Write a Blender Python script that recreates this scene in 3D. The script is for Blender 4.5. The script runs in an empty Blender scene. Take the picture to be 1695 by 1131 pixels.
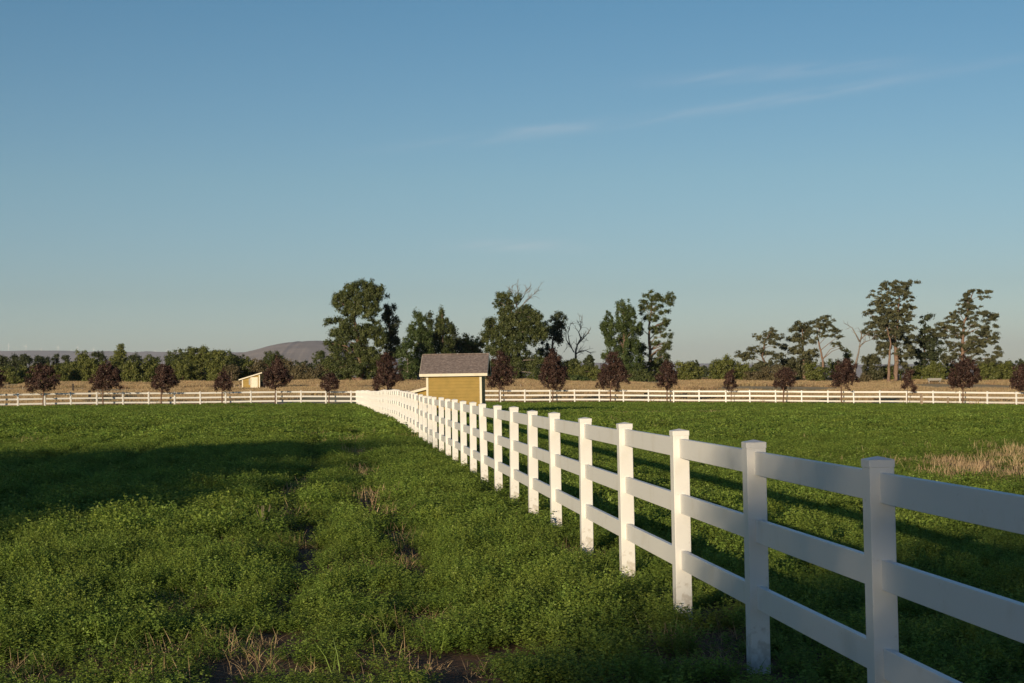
import bpy, math, random
import numpy as np
from mathutils import Matrix, Vector
random.seed(11); rng = np.random.default_rng(11)
SC = bpy.context.scene; COL = SC.collection

# ------------------------------------------------------------------ camera
F, P, R, EYE = 2770.0, 0.0242, -0.015, 1.88        # focal length in photo pixels (photo 1695 wide), pitch, roll, eye height
cam = bpy.data.objects.new('camera', bpy.data.cameras.new('camera')); COL.objects.link(cam)
cam.matrix_world = Matrix.Translation((0, 0, EYE)) @ Matrix.Rotation(math.pi/2+P, 4, 'X') @ Matrix.Rotation(R, 4, 'Z')
cam.data.sensor_width = 36; cam.data.lens = 36*F/1695
cam.data.clip_start = .1; cam.data.clip_end = 90000
SC.camera = cam

# ------------------------------------------------------------------ light
AZ, EL = math.radians(25), math.radians(9.4)      # shadows fall towards AZ (right of +Y), the sun stands behind the camera on the left
sun = bpy.data.objects.new('sun', bpy.data.lights.new('sun', 'SUN')); COL.objects.link(sun)
sd = Vector((math.sin(AZ)*math.cos(EL), math.cos(AZ)*math.cos(EL), -math.sin(EL)))
sun.rotation_euler = sd.to_track_quat('-Z', 'Y').to_euler()
sun.data.energy = 4.7; sun.data.angle = math.radians(.5); sun.data.color = (1, .82, .57)
W = bpy.data.worlds.new('World'); SC.world = W; W.use_nodes = True
nt = W.node_tree; N = nt.nodes; L = nt.links
for n in list(N): N.remove(n)
def nd(t, **k):
    n = N.new(t)
    for a, b in k.items(): setattr(n, a, b)
    return n
def mth(op, a, b=None, c=None):
    n = nd('ShaderNodeMath', operation=op)
    for i, v in enumerate((a, b, c)):
        if v is None: continue
        if isinstance(v, (int, float)): n.inputs[i].default_value = v
        else: L.new(v, n.inputs[i])
    return n.outputs[0]
sky = nd('ShaderNodeTexSky', sky_type='NISHITA'); sky.sun_disc = False
sky.sun_elevation = EL; sky.sun_rotation = math.atan2(-math.sin(AZ), -math.cos(AZ))
sky.altitude = 500; sky.air_density = 1.0; sky.dust_density = .3; sky.ozone_density = 2.0
geo = nd('ShaderNodeNewGeometry'); sep = nd('ShaderNodeSeparateXYZ')
tc = nd('ShaderNodeTexCoord'); L.new(tc.outputs['Generated'], sep.inputs[0])
dx, dy, dz = sep.outputs
elv = mth('ARCSINE', dz)
ramp = nd('ShaderNodeValToRGB')
L.new(mth('MULTIPLY', elv, 1/.6), ramp.inputs[0])
SKYR = [(0, (.60, .706, .99)), (.03, (.60, .706, .98)), (.09, (.504, .591, .764)), (.2, (.492, .613, .699)), (.37, (.371, .575, .672)), (.6, (.32, .49, .64)), (1, (.28, .45, .62))]
cr = ramp.color_ramp
cr.elements[0].position = 0; cr.elements[1].position = 1
cr.elements[0].color = (*SKYR[0][1], 1); cr.elements[1].color = (*SKYR[-1][1], 1)
for p_, c_ in SKYR[1:-1]:
    e = cr.elements.new(p_); e.color = (*c_, 1)
mul = nd('ShaderNodeMix', data_type='RGBA', blend_type='MULTIPLY'); mul.inputs[0].default_value = 1
L.new(sky.outputs[0], mul.inputs[6]); L.new(ramp.outputs[0], mul.inputs[7])
# thin cirrus: soft streaks on the sky sphere, u to the right, v upwards, broken by stretched noise
yy = mth('MAXIMUM', dy, .05); u = mth('DIVIDE', dx, yy); v = mth('DIVIDE', dz, yy)
comb = nd('ShaderNodeCombineXYZ')
L.new(mth('MULTIPLY', u, 14), comb.inputs[0])
L.new(mth('MULTIPLY', mth('SUBTRACT', v, mth('MULTIPLY', u, .17)), 120), comb.inputs[1])
cn = nd('ShaderNodeTexNoise'); cn.inputs['Scale'].default_value = 1.0; cn.inputs['Detail'].default_value = 9
cn.inputs['Distortion'].default_value = .6
L.new(comb.outputs[0], cn.inputs['Vector'])
nz = nd('ShaderNodeMapRange'); nz.inputs[1].default_value = .34; nz.inputs[2].default_value = .66
L.new(cn.outputs[0], nz.inputs[0])
def streak(u0, u1, vf, wid, amp):
    a, b, c = vf
    t = mth('SUBTRACT', v, mth('ADD', a, mth('ADD', mth('MULTIPLY', u, b), mth('MULTIPLY', mth('MULTIPLY', u, u), c))))
    g = mth('EXPONENT', mth('MULTIPLY', mth('POWER', mth('ABSOLUTE', mth('DIVIDE', t, wid)), 2), -1))
    w1 = mth('EXPONENT', mth('MULTIPLY', mth('POWER', mth('ABSOLUTE', mth('DIVIDE', mth('SUBTRACT', u, (u0+u1)/2), (u1-u0)/2)), 4), -1))
    return mth('MULTIPLY', mth('MULTIPLY', g, w1), amp)
s = streak(-.045, .30, (.1475, .10, .12), .0035, 1.0)
s = mth('ADD', s, streak(.0, .055, (.1505, .05, 0), .0022, .9))
s = mth('ADD', s, streak(.085, .24, (.1745, .055, .0), .0040, 1.0))
s = mth('ADD', s, streak(-.04, .045, (.0815, -.02, 0), .0032, 1.2))
s = mth('MULTIPLY', s, mth('ADD', mth('MULTIPLY', nz.outputs[0], .85), .15))
mc = nd('ShaderNodeMix', data_type='RGBA', blend_type='MIX'); mc.clamp_factor = True
CIRR = (4.6, 4.7, 5.0, 1)
L.new(mth('MULTIPLY', s, .175), mc.inputs[0]); L.new(mul.outputs[2], mc.inputs[6]); mc.inputs[7].default_value = CIRR
bg = nd('ShaderNodeBackground'); bg.inputs[1].default_value = .14
L.new(mc.outputs[2], bg.inputs[0]); out = nd('ShaderNodeOutputWorld'); L.new(bg.outputs[0], out.inputs[0])
SC.view_settings.view_transform = 'Standard'; SC.view_settings.look = 'None'
SC.view_settings.exposure = 0.0; SC.view_settings.gamma = 1; SC.view_settings.use_curve_mapping = False
SC.cycles.max_bounces = 6; SC.cycles.diffuse_bounces = 3; SC.cycles.transmission_bounces = 4; SC.cycles.volume_bounces = 0

# ------------------------------------------------------------------ pixel <-> place
cR, sR = math.cos(R), math.sin(R)
def ray(px, py):
    a, b = px-847.5, py-565.5
    a, b = a*cR+b*sR, -a*sR+b*cR
    a /= F; b /= F
    return Vector((a, math.cos(P)+b*math.sin(P), math.sin(P)-b*math.cos(P)))
def at(px, py, Y):
    d = ray(px, py); return Vector((0, 0, EYE))+d*(Y/d.y)
HP = [(-100, 0), (50, 0), (70, .06), (86, 0), (105, -.15), (125, -.22), (163, -.38), (300, 2.0), (340, 2.3), (600, 1.0), (3000, -20), (60000, -60)]
hx = np.array([a for a, _ in HP]); hy = np.array([b for _, b in HP])
def G(X, Y):
    X = np.asarray(X, float); Y = np.asarray(Y, float)
    s_ = np.clip((Y-30)/120, 0, 1)
    Xc = np.clip(X, -140, 140)
    w = .03*np.sin(X*.31+Y*.17)*np.sin(Y*.23-X*.11)*np.clip((Y-20)/40, 0, 1)
    return -.0132*Xc-.00009*np.clip(X, -60, 60)**2*s_+np.interp(Y, hx, hy)+w
def g(X, Y): return float(G(X, Y))
def FENCE_X(t):   # near fence centre line, t metres along
    bend = .45*max(0, (t-60)/103)**2
    return 2.697-t*.1067-bend, .2894+t*.9943
def YF(px):
    k = .058 if px < 950 else .115
    return 165/(1+k*((px-950)/750)**2)

# ------------------------------------------------------------------ mesh helpers
def tag(o, label=None, cat=None, group=None, kind=None):
    if label: o['label'] = label
    if cat: o['category'] = cat
    if group: o['group'] = group
    if kind: o['kind'] = kind
    return o
def link(o, parent=None):
    COL.objects.link(o)
    if parent: o.parent = parent
    return o
def empty(name, loc, rz=0):
    o = bpy.data.objects.new(name, None); o.empty_display_size = .3; link(o)
    o.location = loc; o.rotation_euler = (0, 0, rz); return o
class MB:
    def __init__(s): s.v = []; s.f = []
    def box(s, x0, x1, y0, y1, z0, z1, M=None):
        b = len(s.v)
        p = [(x, y, z) for z in (z0, z1) for y in (y0, y1) for x in (x0, x1)]
        if M: p = [tuple(M @ Vector(q)) for q in p]
        s.v += p; s.f += [tuple(b+i for i in q) for q in ((0, 2, 3, 1), (4, 5, 7, 6), (0, 1, 5, 4), (2, 6, 7, 3), (0, 4, 6, 2), (1, 3, 7, 5))]
        return s
    def poly(s, pts, f):
        b = len(s.v); s.v += [tuple(p) for p in pts]; s.f += [tuple(b+i for i in q) for q in f]; return s
    def tube(s, pts, rad, n=6):
        pts = [Vector(p) for p in pts]; b = len(s.v)
        for i, p in enumerate(pts):
            d = (pts[min(i+1, len(pts)-1)]-pts[max(i-1, 0)]).normalized()
            a = d.cross(Vector((.31, .9, .2)) if abs(d.z) > .9 else Vector((0, 0, 1))).normalized(); c = d.cross(a)
            for k in range(n):
                th = 2*math.pi*k/n; s.v.append(tuple(p+(a*math.cos(th)+c*math.sin(th))*rad[i]))
        for i in range(len(pts)-1):
            for k in range(n):
                k2 = (k+1) % n; s.f.append((b+i*n+k, b+i*n+k2, b+(i+1)*n+k2, b+(i+1)*n+k))
        s.f.append(tuple(b+k for k in range(n))[::-1]); s.f.append(tuple(b+(len(pts)-1)*n+k for k in range(n)))
        return s
    def build(s, name, mat, parent=None, bevel=0, smooth=False):
        m = bpy.data.meshes.new(name); m.from_pydata(s.v, [], s.f); m.materials.append(mat); m.update()
        if smooth: m.polygons.foreach_set('use_smooth', [True]*len(m.polygons))
        o = link(bpy.data.objects.new(name, m), parent)
        if bevel:
            b = o.modifiers.new('b', 'BEVEL'); b.width = bevel; b.segments = 2; b.limit_method = 'ANGLE'
        return o
def quadmesh(name, Q, mat, tint=None):
    n, k = Q.shape[0], Q.shape[1]
    m = bpy.data.meshes.new(name)
    m.vertices.add(n*k); m.vertices.foreach_set('co', Q.reshape(-1).astype(np.float32))
    m.loops.add(n*k); m.loops.foreach_set('vertex_index', np.arange(n*k, dtype=np.int32))
    m.polygons.add(n); m.polygons.foreach_set('loop_start', np.arange(0, n*k, k, dtype=np.int32))
    if tint is not None:
        a = m.attributes.new('tint', 'FLOAT', 'POINT'); a.data.foreach_set('value', np.repeat(tint, k).astype(np.float32))
    m.materials.append(mat); m.update(calc_edges=True); return m
def unit(v): return v/np.maximum(1e-9, np.linalg.norm(v, axis=-1, keepdims=True))
def leafquads(C, Nn, size, aspect):
    """rhombic leaf faces at C, facing Nn"""
    Nn = unit(Nn); T = unit(np.cross(Nn, rng.normal(size=C.shape))); B = np.cross(Nn, T)
    s1 = size[:, None]; s2 = (size*aspect)[:, None]
    return np.stack([C-T*s1, C-B*s2, C+T*s1, C+B*s2], 1)

# ------------------------------------------------------------------ materials
def mat(name, base, rough=.8, noise=None, bump=None, spec=.3, build=None):
    m = bpy.data.materials.new(name); m.use_nodes = True; t = m.node_tree; p = t.nodes['Principled BSDF']
    p.inputs['Base Color'].default_value = (*base, 1); p.inputs['Roughness'].default_value = rough
    p.inputs['Specular IOR Level'].default_value = spec
    co = t.nodes.new('ShaderNodeTexCoord')
    if noise:
        sc_, c2, lo, hi = noise
        nn = t.nodes.new('ShaderNodeTexNoise'); nn.inputs['Scale'].default_value = sc_; nn.inputs['Detail'].default_value = 6
        t.links.new(co.outputs['Object'], nn.inputs['Vector'])
        mr = t.nodes.new('ShaderNodeMapRange'); mr.inputs[1].default_value = lo; mr.inputs[2].default_value = hi
        t.links.new(nn.outputs[0], mr.inputs[0])
        mx = t.nodes.new('ShaderNodeMix'); mx.data_type = 'RGBA'; mx.inputs[6].default_value = (*base, 1); mx.inputs[7].default_value = (*c2, 1)
        t.links.new(mr.outputs[0], mx.inputs[0]); t.links.new(mx.outputs[2], p.inputs['Base Color'])
    if bump:
        bn = t.nodes.new('ShaderNodeTexNoise'); bn.inputs['Scale'].default_value = bump[0]; bn.inputs['Detail'].default_value = 5
        t.links.new(co.outputs['Object'], bn.inputs['Vector'])
        bb = t.nodes.new('ShaderNodeBump'); bb.inputs['Strength'].default_value = bump[1]; bb.inputs['Distance'].default_value = bump[2]
        t.links.new(bn.outputs[0], bb.inputs['Height']); t.links.new(bb.outputs[0], p.inputs['Normal'])
    return m
def leafmat(name, c1, c2, trans=.3, inst=False, hue=None):
    m = bpy.data.materials.new(name); m.use_nodes = True; t = m.node_tree; n = t.nodes; l = t.links
    for q in list(n): n.remove(q)
    at_ = n.new('ShaderNodeAttribute'); at_.attribute_name = 'tint'
    mx = n.new('ShaderNodeMix'); mx.data_type = 'RGBA'; mx.inputs[6].default_value = (*c1, 1); mx.inputs[7].default_value = (*c2, 1)
    l.new(at_.outputs['Fac'], mx.inputs[0]); c = mx.outputs[2]
    if inst:
        oi = n.new('ShaderNodeObjectInfo'); hs = n.new('ShaderNodeHueSaturation')
        mr = n.new('ShaderNodeMapRange'); mr.inputs[3].default_value = .72; mr.inputs[4].default_value = 1.25
        l.new(oi.outputs['Random'], mr.inputs[0]); l.new(mr.outputs[0], hs.inputs['Value'])
        mr2 = n.new('ShaderNodeMapRange'); mr2.inputs[3].default_value = .484; mr2.inputs[4].default_value = .508
        ml = n.new('ShaderNodeMath'); ml.operation = 'MULTIPLY'; ml.inputs[1].default_value = 7.31; l.new(oi.outputs['Random'], ml.inputs[0])
        fr = n.new('ShaderNodeMath'); fr.operation = 'FRACT'; l.new(ml.outputs[0], fr.inputs[0]); l.new(fr.outputs[0], mr2.inputs[0])
        l.new(mr2.outputs[0], hs.inputs['Hue']); l.new(c, hs.inputs['Color']); c = hs.outputs[0]
    d = n.new('ShaderNodeBsdfDiffuse'); tr = n.new('ShaderNodeBsdfTranslucent'); ms = n.new('ShaderNodeMixShader'); ms.inputs[0].default_value = trans
    gl = n.new('ShaderNodeBsdfGlossy'); gl.inputs['Roughness'].default_value = .5; gl.inputs['Color'].default_value = (.8, .8, .7, 1)
    m2 = n.new('ShaderNodeMixShader'); m2.inputs[0].default_value = .03
    o = n.new('ShaderNodeOutputMaterial')
    l.new(c, d.inputs[0]); l.new(c, tr.inputs[0]); l.new(d.outputs[0], ms.inputs[1]); l.new(tr.outputs[0], ms.inputs[2])
    l.new(ms.outputs[0], m2.inputs[1]); l.new(gl.outputs[0], m2.inputs[2]); l.new(m2.outputs[0], o.inputs[0])
    return m
M_vinyl = mat('white_vinyl', (.82, .80, .76), .42, (3, (.70, .66, .58), .55, .85), (60, .05, .002), .4)
def splash(m):
    t = m.node_tree; p = t.nodes['Principled BSDF']; co = t.nodes.new('ShaderNodeTexCoord'); sx = t.nodes.new('ShaderNodeSeparateXYZ')
    t.links.new(co.outputs['Object'], sx.inputs[0]); nn = t.nodes.new('ShaderNodeTexNoise'); nn.inputs['Scale'].default_value = 22; nn.inputs['Detail'].default_value = 8
    t.links.new(co.outputs['Object'], nn.inputs[0])
    mr = t.nodes.new('ShaderNodeMapRange'); mr.inputs[1].default_value = .42; mr.inputs[2].default_value = .05; t.links.new(sx.outputs[2], mr.inputs[0])
    ad = t.nodes.new('ShaderNodeMath'); ad.operation = 'MULTIPLY_ADD'; ad.inputs[1].default_value = .34; t.links.new(mr.outputs[0], ad.inputs[0]); t.links.new(nn.outputs[0], ad.inputs[2])
    m2 = t.nodes.new('ShaderNodeMapRange'); m2.inputs[1].default_value = .66; m2.inputs[2].default_value = .86; m2.inputs[4].default_value = .4; t.links.new(ad.outputs[0], m2.inputs[0])
    mx = t.nodes.new('ShaderNodeMix'); mx.data_type = 'RGBA'; t.links.new(m2.outputs[0], mx.inputs[0]); t.links.new(p.inputs['Base Color'].links[0].from_socket, mx.inputs[6]); mx.inputs[7].default_value = (.33, .25, .16, 1)
    t.links.new(mx.outputs[2], p.inputs['Base Color'])
splash(M_vinyl)
M_bark = mat('bark', (.20, .14, .10), .9, (4, (.10, .07, .05), .4, .65), (12, .6, .03))
M_pbark = mat('pink_bark', (.27, .175, .125), .9, (3, (.16, .11, .08), .4, .65), (12, .6, .03))
M_gbark = mat('grey_bark', (.29, .24, .20), .9, (4, (.17, .145, .12), .4, .65), (12, .5, .03))
M_dead = mat('dead_wood', (.20, .16, .13), .9, (4, (.12, .10, .08), .4, .65))
M_sapbark = mat('sapling_bark', (.20, .12, .08), .9, (9, (.12, .07, .05), .4, .65))
L_cot = leafmat('cottonwood_leaves', (.050, .072, .022), (.150, .170, .052))
L_pop = leafmat('poplar_leaves', (.050, .082, .024), (.130, .170, .050))
L_dark = leafmat('dark_leaves', (.032, .046, .022), (.100, .118, .046))
L_olive = leafmat('willow_leaves', (.090, .108, .026), (.235, .250, .065))
L_brown = leafmat('russet_shrub_leaves', (.120, .100, .050), (.220, .180, .095))
L_loc = leafmat('locust_leaves', (.065, .072, .034), (.180, .175, .085))
L_purp = leafmat('purple_leaves', (.036, .018, .016), (.135, .075, .057), .2)
L_alf = leafmat('alfalfa_leaves', (.140, .220, .034), (.300, .405, .076), .38, True)
L_dry = leafmat('dry_grass_blades', (.38, .26, .13), (.66, .50, .27), .3, True)
M_ol = mat('ochre_siding', (.41, .275, .078), .7, (2.2, (.34, .235, .065), .4, .7), None, .3)
M_trim = mat('cream_trim', (.80, .73, .58), .6, (4, (.68, .60, .45), .5, .8))
M_shing = mat('brown_shingles', (.21, .165, .145), .9, (9, (.30, .245, .22), .42, .60), (40, .6, .02))
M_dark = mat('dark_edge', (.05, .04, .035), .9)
M_steel = mat('galvanised_steel', (.34, .33, .31), .5)
M_tw = mat('turbine_white', (.8, .8, .8), .5)

# siding lap lines on the ochre walls (board pattern in the surface)
def siding(m, step):
    t = m.node_tree; co = t.nodes.new('ShaderNodeTexCoord'); w = t.nodes.new('ShaderNodeTexWave')
    w.wave_type = 'BANDS'; w.bands_direction = 'Z'; w.wave_profile = 'SAW'; w.inputs['Scale'].default_value = 1/step/ (2*math.pi) * 2*math.pi * .05 * 20 / 20 * 20 * .05 * 20 / 20 if False else .314/step
    t.links.new(co.outputs['Object'], w.inputs['Vector'])
    b = t.nodes.new('ShaderNodeBump'); b.inputs['Strength'].default_value = 1; b.inputs['Distance'].default_value = .025
    t.links.new(w.outputs[0], b.inputs['Height']); t.links.new(b.outputs[0], t.nodes['Principled BSDF'].inputs['Normal'])
siding(M_ol, .18)
def shingle_rows(m):
    t = m.node_tree; p = t.nodes['Principled BSDF']; co = t.nodes.new('ShaderNodeTexCoord')
    mp = t.nodes.new('ShaderNodeMapping'); mp.inputs['Scale'].default_value = (1, 1.15, 1); t.links.new(co.outputs['Object'], mp.inputs[0])
    br = t.nodes.new('ShaderNodeTexBrick'); br.inputs['Scale'].default_value = 3.0; br.inputs['Mortar Size'].default_value = .01
    br.inputs['Color1'].default_value = (.8, .8, .8, 1); br.inputs['Color2'].default_value = (1.15, 1.12, 1.1, 1); br.inputs['Mortar'].default_value = (.6, .6, .6, 1)
    t.links.new(mp.outputs[0], br.inputs[0]); src = p.inputs['Base Color'].links[0].from_socket
    mu = t.nodes.new('ShaderNodeMix'); mu.data_type = 'RGBA'; mu.blend_type = 'MULTIPLY'; mu.inputs[0].default_value = 1
    t.links.new(src, mu.inputs[6]); t.links.new(br.outputs[0], mu.inputs[7]); t.links.new(mu.outputs[2], p.inputs['Base Color'])
shingle_rows(M_shing)

# ------------------------------------------------------------------ ground
def ground_mat():
    m = bpy.data.materials.new('field_ground'); m.use_nodes = True; t = m.node_tree; n = t.nodes; l = t.links
    p = n['Principled BSDF']; p.inputs['Roughness'].default_value = .95; p.inputs['Specular IOR Level'].default_value = .1
    co = n.new('ShaderNodeTexCoord')
    a = n.new('ShaderNodeAttribute'); a.attribute_name = 'dry'
    n1 = n.new('ShaderNodeTexNoise'); n1.inputs['Scale'].default_value = 2.5; n1.inputs['Detail'].default_value = 8
    n2 = n.new('ShaderNodeTexNoise'); n2.inputs['Scale'].default_value = .035; n2.inputs['Detail'].default_value = 6
    mp = n.new('ShaderNodeMapping'); mp.inputs['Scale'].default_value = (.35, 1, 1)
    l.new(co.outputs['Object'], n1.inputs[0]); l.new(co.outputs['Object'], mp.inputs[0]); l.new(mp.outputs[0], n2.inputs[0])
    s1 = n.new('ShaderNodeMix'); s1.data_type = 'RGBA'; s1.inputs[6].default_value = (.075, .045, .026, 1); s1.inputs[7].default_value = (.20, .12, .07, 1)
    l.new(n1.outputs[0], s1.inputs[0])
    t1 = n.new('ShaderNodeMix'); t1.data_type = 'RGBA'; t1.inputs[6].default_value = (.56, .42, .23, 1); t1.inputs[7].default_value = (.26, .22, .09, 1)
    mr = n.new('ShaderNodeMapRange'); mr.inputs[1].default_value = .52; mr.inputs[2].default_value = .66
    l.new(n2.outputs[0], mr.inputs[0]); l.new(mr.outputs[0], t1.inputs[0])
    mx = n.new('ShaderNodeMix'); mx.data_type = 'RGBA'; l.new(a.outputs['Fac'], mx.inputs[0]); l.new(s1.outputs[2], mx.inputs[6]); l.new(t1.outputs[2], mx.inputs[7])
    l.new(mx.outputs[2], p.inputs['Base Color'])
    b = n.new('ShaderNodeBump'); b.inputs['Strength'].default_value = .8; b.inputs['Distance'].default_value = .05
    l.new(n1.outputs[0], b.inputs['Height']); l.new(b.outputs[0], p.inputs['Normal'])
    return m
# far fence line as Y(X)
_fp = [(at(px, 655, YF(px)).x, YF(px)) for px in np.linspace(-400, 2100, 80)]
_fx = np.array([a for a, _ in _fp]); _fy = np.array([b for _, b in _fp])
def YFX(X): return np.interp(X, _fx, _fy)
def build_ground():
    xs = np.concatenate([-np.geomspace(30000, 90, 24), np.linspace(-80, 80, 161), np.geomspace(90, 30000, 24)])
    ys = np.concatenate([[-3000, -800, -300, -150, -90], np.linspace(-60, 340, 401), np.geomspace(350, 45000, 60)])
    X, Y = np.meshgrid(xs, ys); Z = G(X, Y)
    nx, ny = len(xs), len(ys)
    V = np.stack([X, Y, Z], -1).reshape(-1, 3)
    i = np.arange((nx*(ny-1))).reshape(ny-1, nx)[:, :-1].reshape(-1)
    Fc = np.stack([i, i+1, i+nx+1, i+nx], 1)
    m = bpy.data.meshes.new('ground'); m.from_pydata(V.tolist(), [], Fc.tolist())
    a = m.attributes.new('dry', 'FLOAT', 'POINT')
    a.data.foreach_set('value', np.clip((Y-YFX(X)-.2)/1.0, 0, 1).reshape(-1).astype(np.float32))
    m.polygons.foreach_set('use_smooth', [True]*len(m.polygons)); m.materials.append(ground_mat())
    o = link(bpy.data.objects.new('ground', m)); tag(o, kind='structure')
build_ground()

# ------------------------------------------------------------------ hills
def hill(name, pts, Y, depth, matl, drop=120):
    """a ridge whose crest runs through the given skyline, with sloping flanks front and back"""
    px = np.array([a for a, _ in pts], float); py = np.array([b for _, b in pts], float)
    n = 260; xs = np.linspace(px[0], px[-1], n); ysn = np.interp(xs, px, py)
    k = 26; V = []; Fc = []
    for j in range(k+1):
        s_ = j/k*2-1                       # -1 front foot, 0 crest, 1 back foot
        for i in range(n):
            c = at(xs[i], ysn[i], Y); fold = 1+.0*s_
            prof = math.cos(s_*math.pi/2)**1.1 if abs(s_) < 1 else 0
            base = -60.0
            gul = (.10*math.sin(xs[i]*.11+s_*2.3)+.06*math.sin(xs[i]*.29+1.7-s_*4)+.03*math.sin(xs[i]*.77+s_*9))*(1-prof)*prof*3
            z = base+(c.z-base)*max(0, prof+gul*.05)
            V.append((c.x, Y+s_*depth, z))
    for j in range(k):
        for i in range(n-1):
            a = j*n+i; Fc.append((a, a+1, a+n+1, a+n))
    m = bpy.data.meshes.new(name); m.from_pydata(V, [], Fc); m.materials.append(matl)
    m.polygons.foreach_set('use_smooth', [True]*len(m.polygons))
    o = link(bpy.data.objects.new(name, m)); tag(o, kind='structure'); return o
def hillmat(name, c1, c2, sc_):
    m = mat(name, c1, .95, (sc_, c2, .35, .7), None, .1); return m
hill('hills', [(-500, 590), (-200, 584), (0, 581), (20, 581.5), (60, 580.5), (115, 580.8), (135, 582.5), (160, 582.6), (185, 581.2), (210, 582.5), (228, 584), (250, 581.8), (262, 582.8), (320, 583), (370, 583.3), (430, 583.5), (560, 588), (700, 594), (900, 600), (1100, 602), (1180, 602), (1300, 605), (1500, 603), (1640, 602), (1800, 601), (2200, 604)], 26000, 5000,
     hillmat('far_ridge', (.40, .30, .27), (.28, .22, .21), .0012))
hill('hill', [(330, 612), (385, 592), (400, 585), (418, 582), (440, 576.5), (455, 572), (468, 569.2), (480, 567.4), (490, 566.5), (497, 565.2), (503, 566.0), (512, 564.8), (530, 564.3), (550, 565.3), (575, 568), (610, 580), (650, 594), (720, 612)], 9000, 1600,
     hillmat('near_hill', (.42, .35, .31), (.29, .25, .23), .006))

# ------------------------------------------------------------------ wind turbines on the far ridge
def turbine_proto():
    r = empty('wind_turbine', (0, 0, 0))
    MB().tube([(0, 0, 0), (0, 0, 80)], [3.6, 2.6], 8).build('tower', M_tw, r)
    n_ = MB().box(-2.2, 2.2, -5, 7, 79, 84).build('nacelle', M_tw, r)
    rot = MB().tube([(0, -8, 81.5), (0, -5, 81.5)], [1.2, 2.2], 8).build('rotor', M_tw, r)
    for k in range(3):
        b = MB(); a = 2*math.pi*k/3+.3; d = Vector((math.sin(a), 0, math.cos(a)))
        c = Vector((0, -6.5, 81.5)); q = Vector((math.cos(a), 0, -math.sin(a)))
        pts = [c, c+d*8+q*3.0, c+d*42+q*.8, c+d*8-q*2.0]
        b.poly([p+Vector((0, e, 0)) for e in (-.4, .4) for p in pts], [(0, 1, 2, 3), (7, 6, 5, 4), (0, 4, 5, 1), (1, 5, 6, 2), (2, 6, 7, 3), (3, 7, 4, 0)])
        b.build('blade', M_tw, rot)
    return r
def copy_tree(o, parent=None):
    c = o.copy(); COL.objects.link(c)
    if parent: c.parent = parent
    for ch in list(o.children): copy_tree(ch, c)
    return c
TP = turbine_proto()
turb = [(14, 568, 26500, 'tall white wind turbine on the ridge at the left edge'), (43, 569, 26500, 'white wind turbine on the ridge, second from the left edge'),
        (68, 574.5, 27500, 'short white wind turbine half hidden behind ridge, third from the left'), (96, 570.5, 26500, 'tall white wind turbine on the ridge, fourth from the left'),
        (118, 577, 29500, 'tiny wind turbine mostly behind the ridge, fifth from the left'), (128.5, 571, 26500, 'tall white wind turbine on the ridge left of the brown bushy tree top'),
        (138, 577.5, 29500, 'tiny wind turbine behind the ridge just right of a tall one'), (155, 574, 27500, 'white wind turbine above the dark tree left of the pointed tree'),
        (177, 577.5, 30000, 'tiny wind turbine just left of the pointed tree top'), (257, 577, 28500, 'small wind turbine right of the pointed tree, first of four'),
        (277, 577, 28500, 'small wind turbine right of the pointed tree, second of four'), (294, 576.5, 28000, 'small wind turbine right of the pointed tree, third of four'),
        (312, 577.5, 28500, 'small wind turbine right of the pointed tree, last of four')]
for i, (x, ytop, Y, lab) in enumerate(turb):
    o = TP if i == 0 else copy_tree(TP)
    top = at(x, ytop, Y); o.location = (top.x, Y, top.z-120); o.rotation_euler.z = random.uniform(-.5, .5)
    tag(o, lab, 'wind turbine', 'wind turbines on the far ridge')

# ------------------------------------------------------------------ trees
COV, DN = 1.5, 3.6
def crown_quads(blobs, leaf, clump, dens, flat, perclump, spray=0, out=.6):
    """blobs: (centre Vector, rx, ry, rz) metres; returns quads, tints, clump centres"""
    Cs, Ts, Ns, CL = [], [], [], []
    for c, rx, ry, rz in blobs:
        area = math.pi*rx*rz; k = max(3, int(dens*DN*area/(math.pi*clump*clump)))
        d = unit(rng.normal(size=(k, 3))); r = (.35+.65*rng.random(k)**.55)[:, None]
        r *= (1+.14*np.sin(d[:, :1]*7+c.x)+.12*rng.normal(size=(k, 1)))
        cc = np.array(c)+d*r*np.array([rx, ry, rz])
        rc = clump*rng.uniform(.55, 1.35, k)
        ti = np.clip(rng.normal(.45, .22, k), 0, 1)
        for a, b, t_, dd in zip(cc, rc, ti, d):
            n = int(perclump*(b/clump)**2*COV)+4
            off = rng.normal(size=(n, 3))*.42*b; off[:, 2] *= flat
            if spray:                      # drooping sprays stretched outwards
                dirv = np.array([dd[0], dd[1], .0]); dirv = dirv/max(.2, np.linalg.norm(dirv))
                s_ = rng.uniform(-.3, 1.3, n)[:, None]
                off = off*.85+dirv*s_*b*spray+np.array([0, 0, 1])*(.10*s_-.30*s_**2)*b*spray
            Cs.append(a+off); Ns.append(unit(off+1e-6)*out+np.array(dd)*.35+np.array([0, 0, .25])+rng.normal(size=(n, 3))*.55)
            Ts.append(np.clip(t_+rng.normal(0, .16, n), 0, 1))
        CL.append(cc)
    C = np.concatenate(Cs); Nn = np.concatenate(Ns); T = np.concatenate(Ts)
    Q = leafquads(C, Nn, leaf*.5*rng.uniform(.6, 1.4, len(C)), rng.uniform(.55, .95, len(C)))
    return Q, T, np.concatenate(CL)
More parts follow.
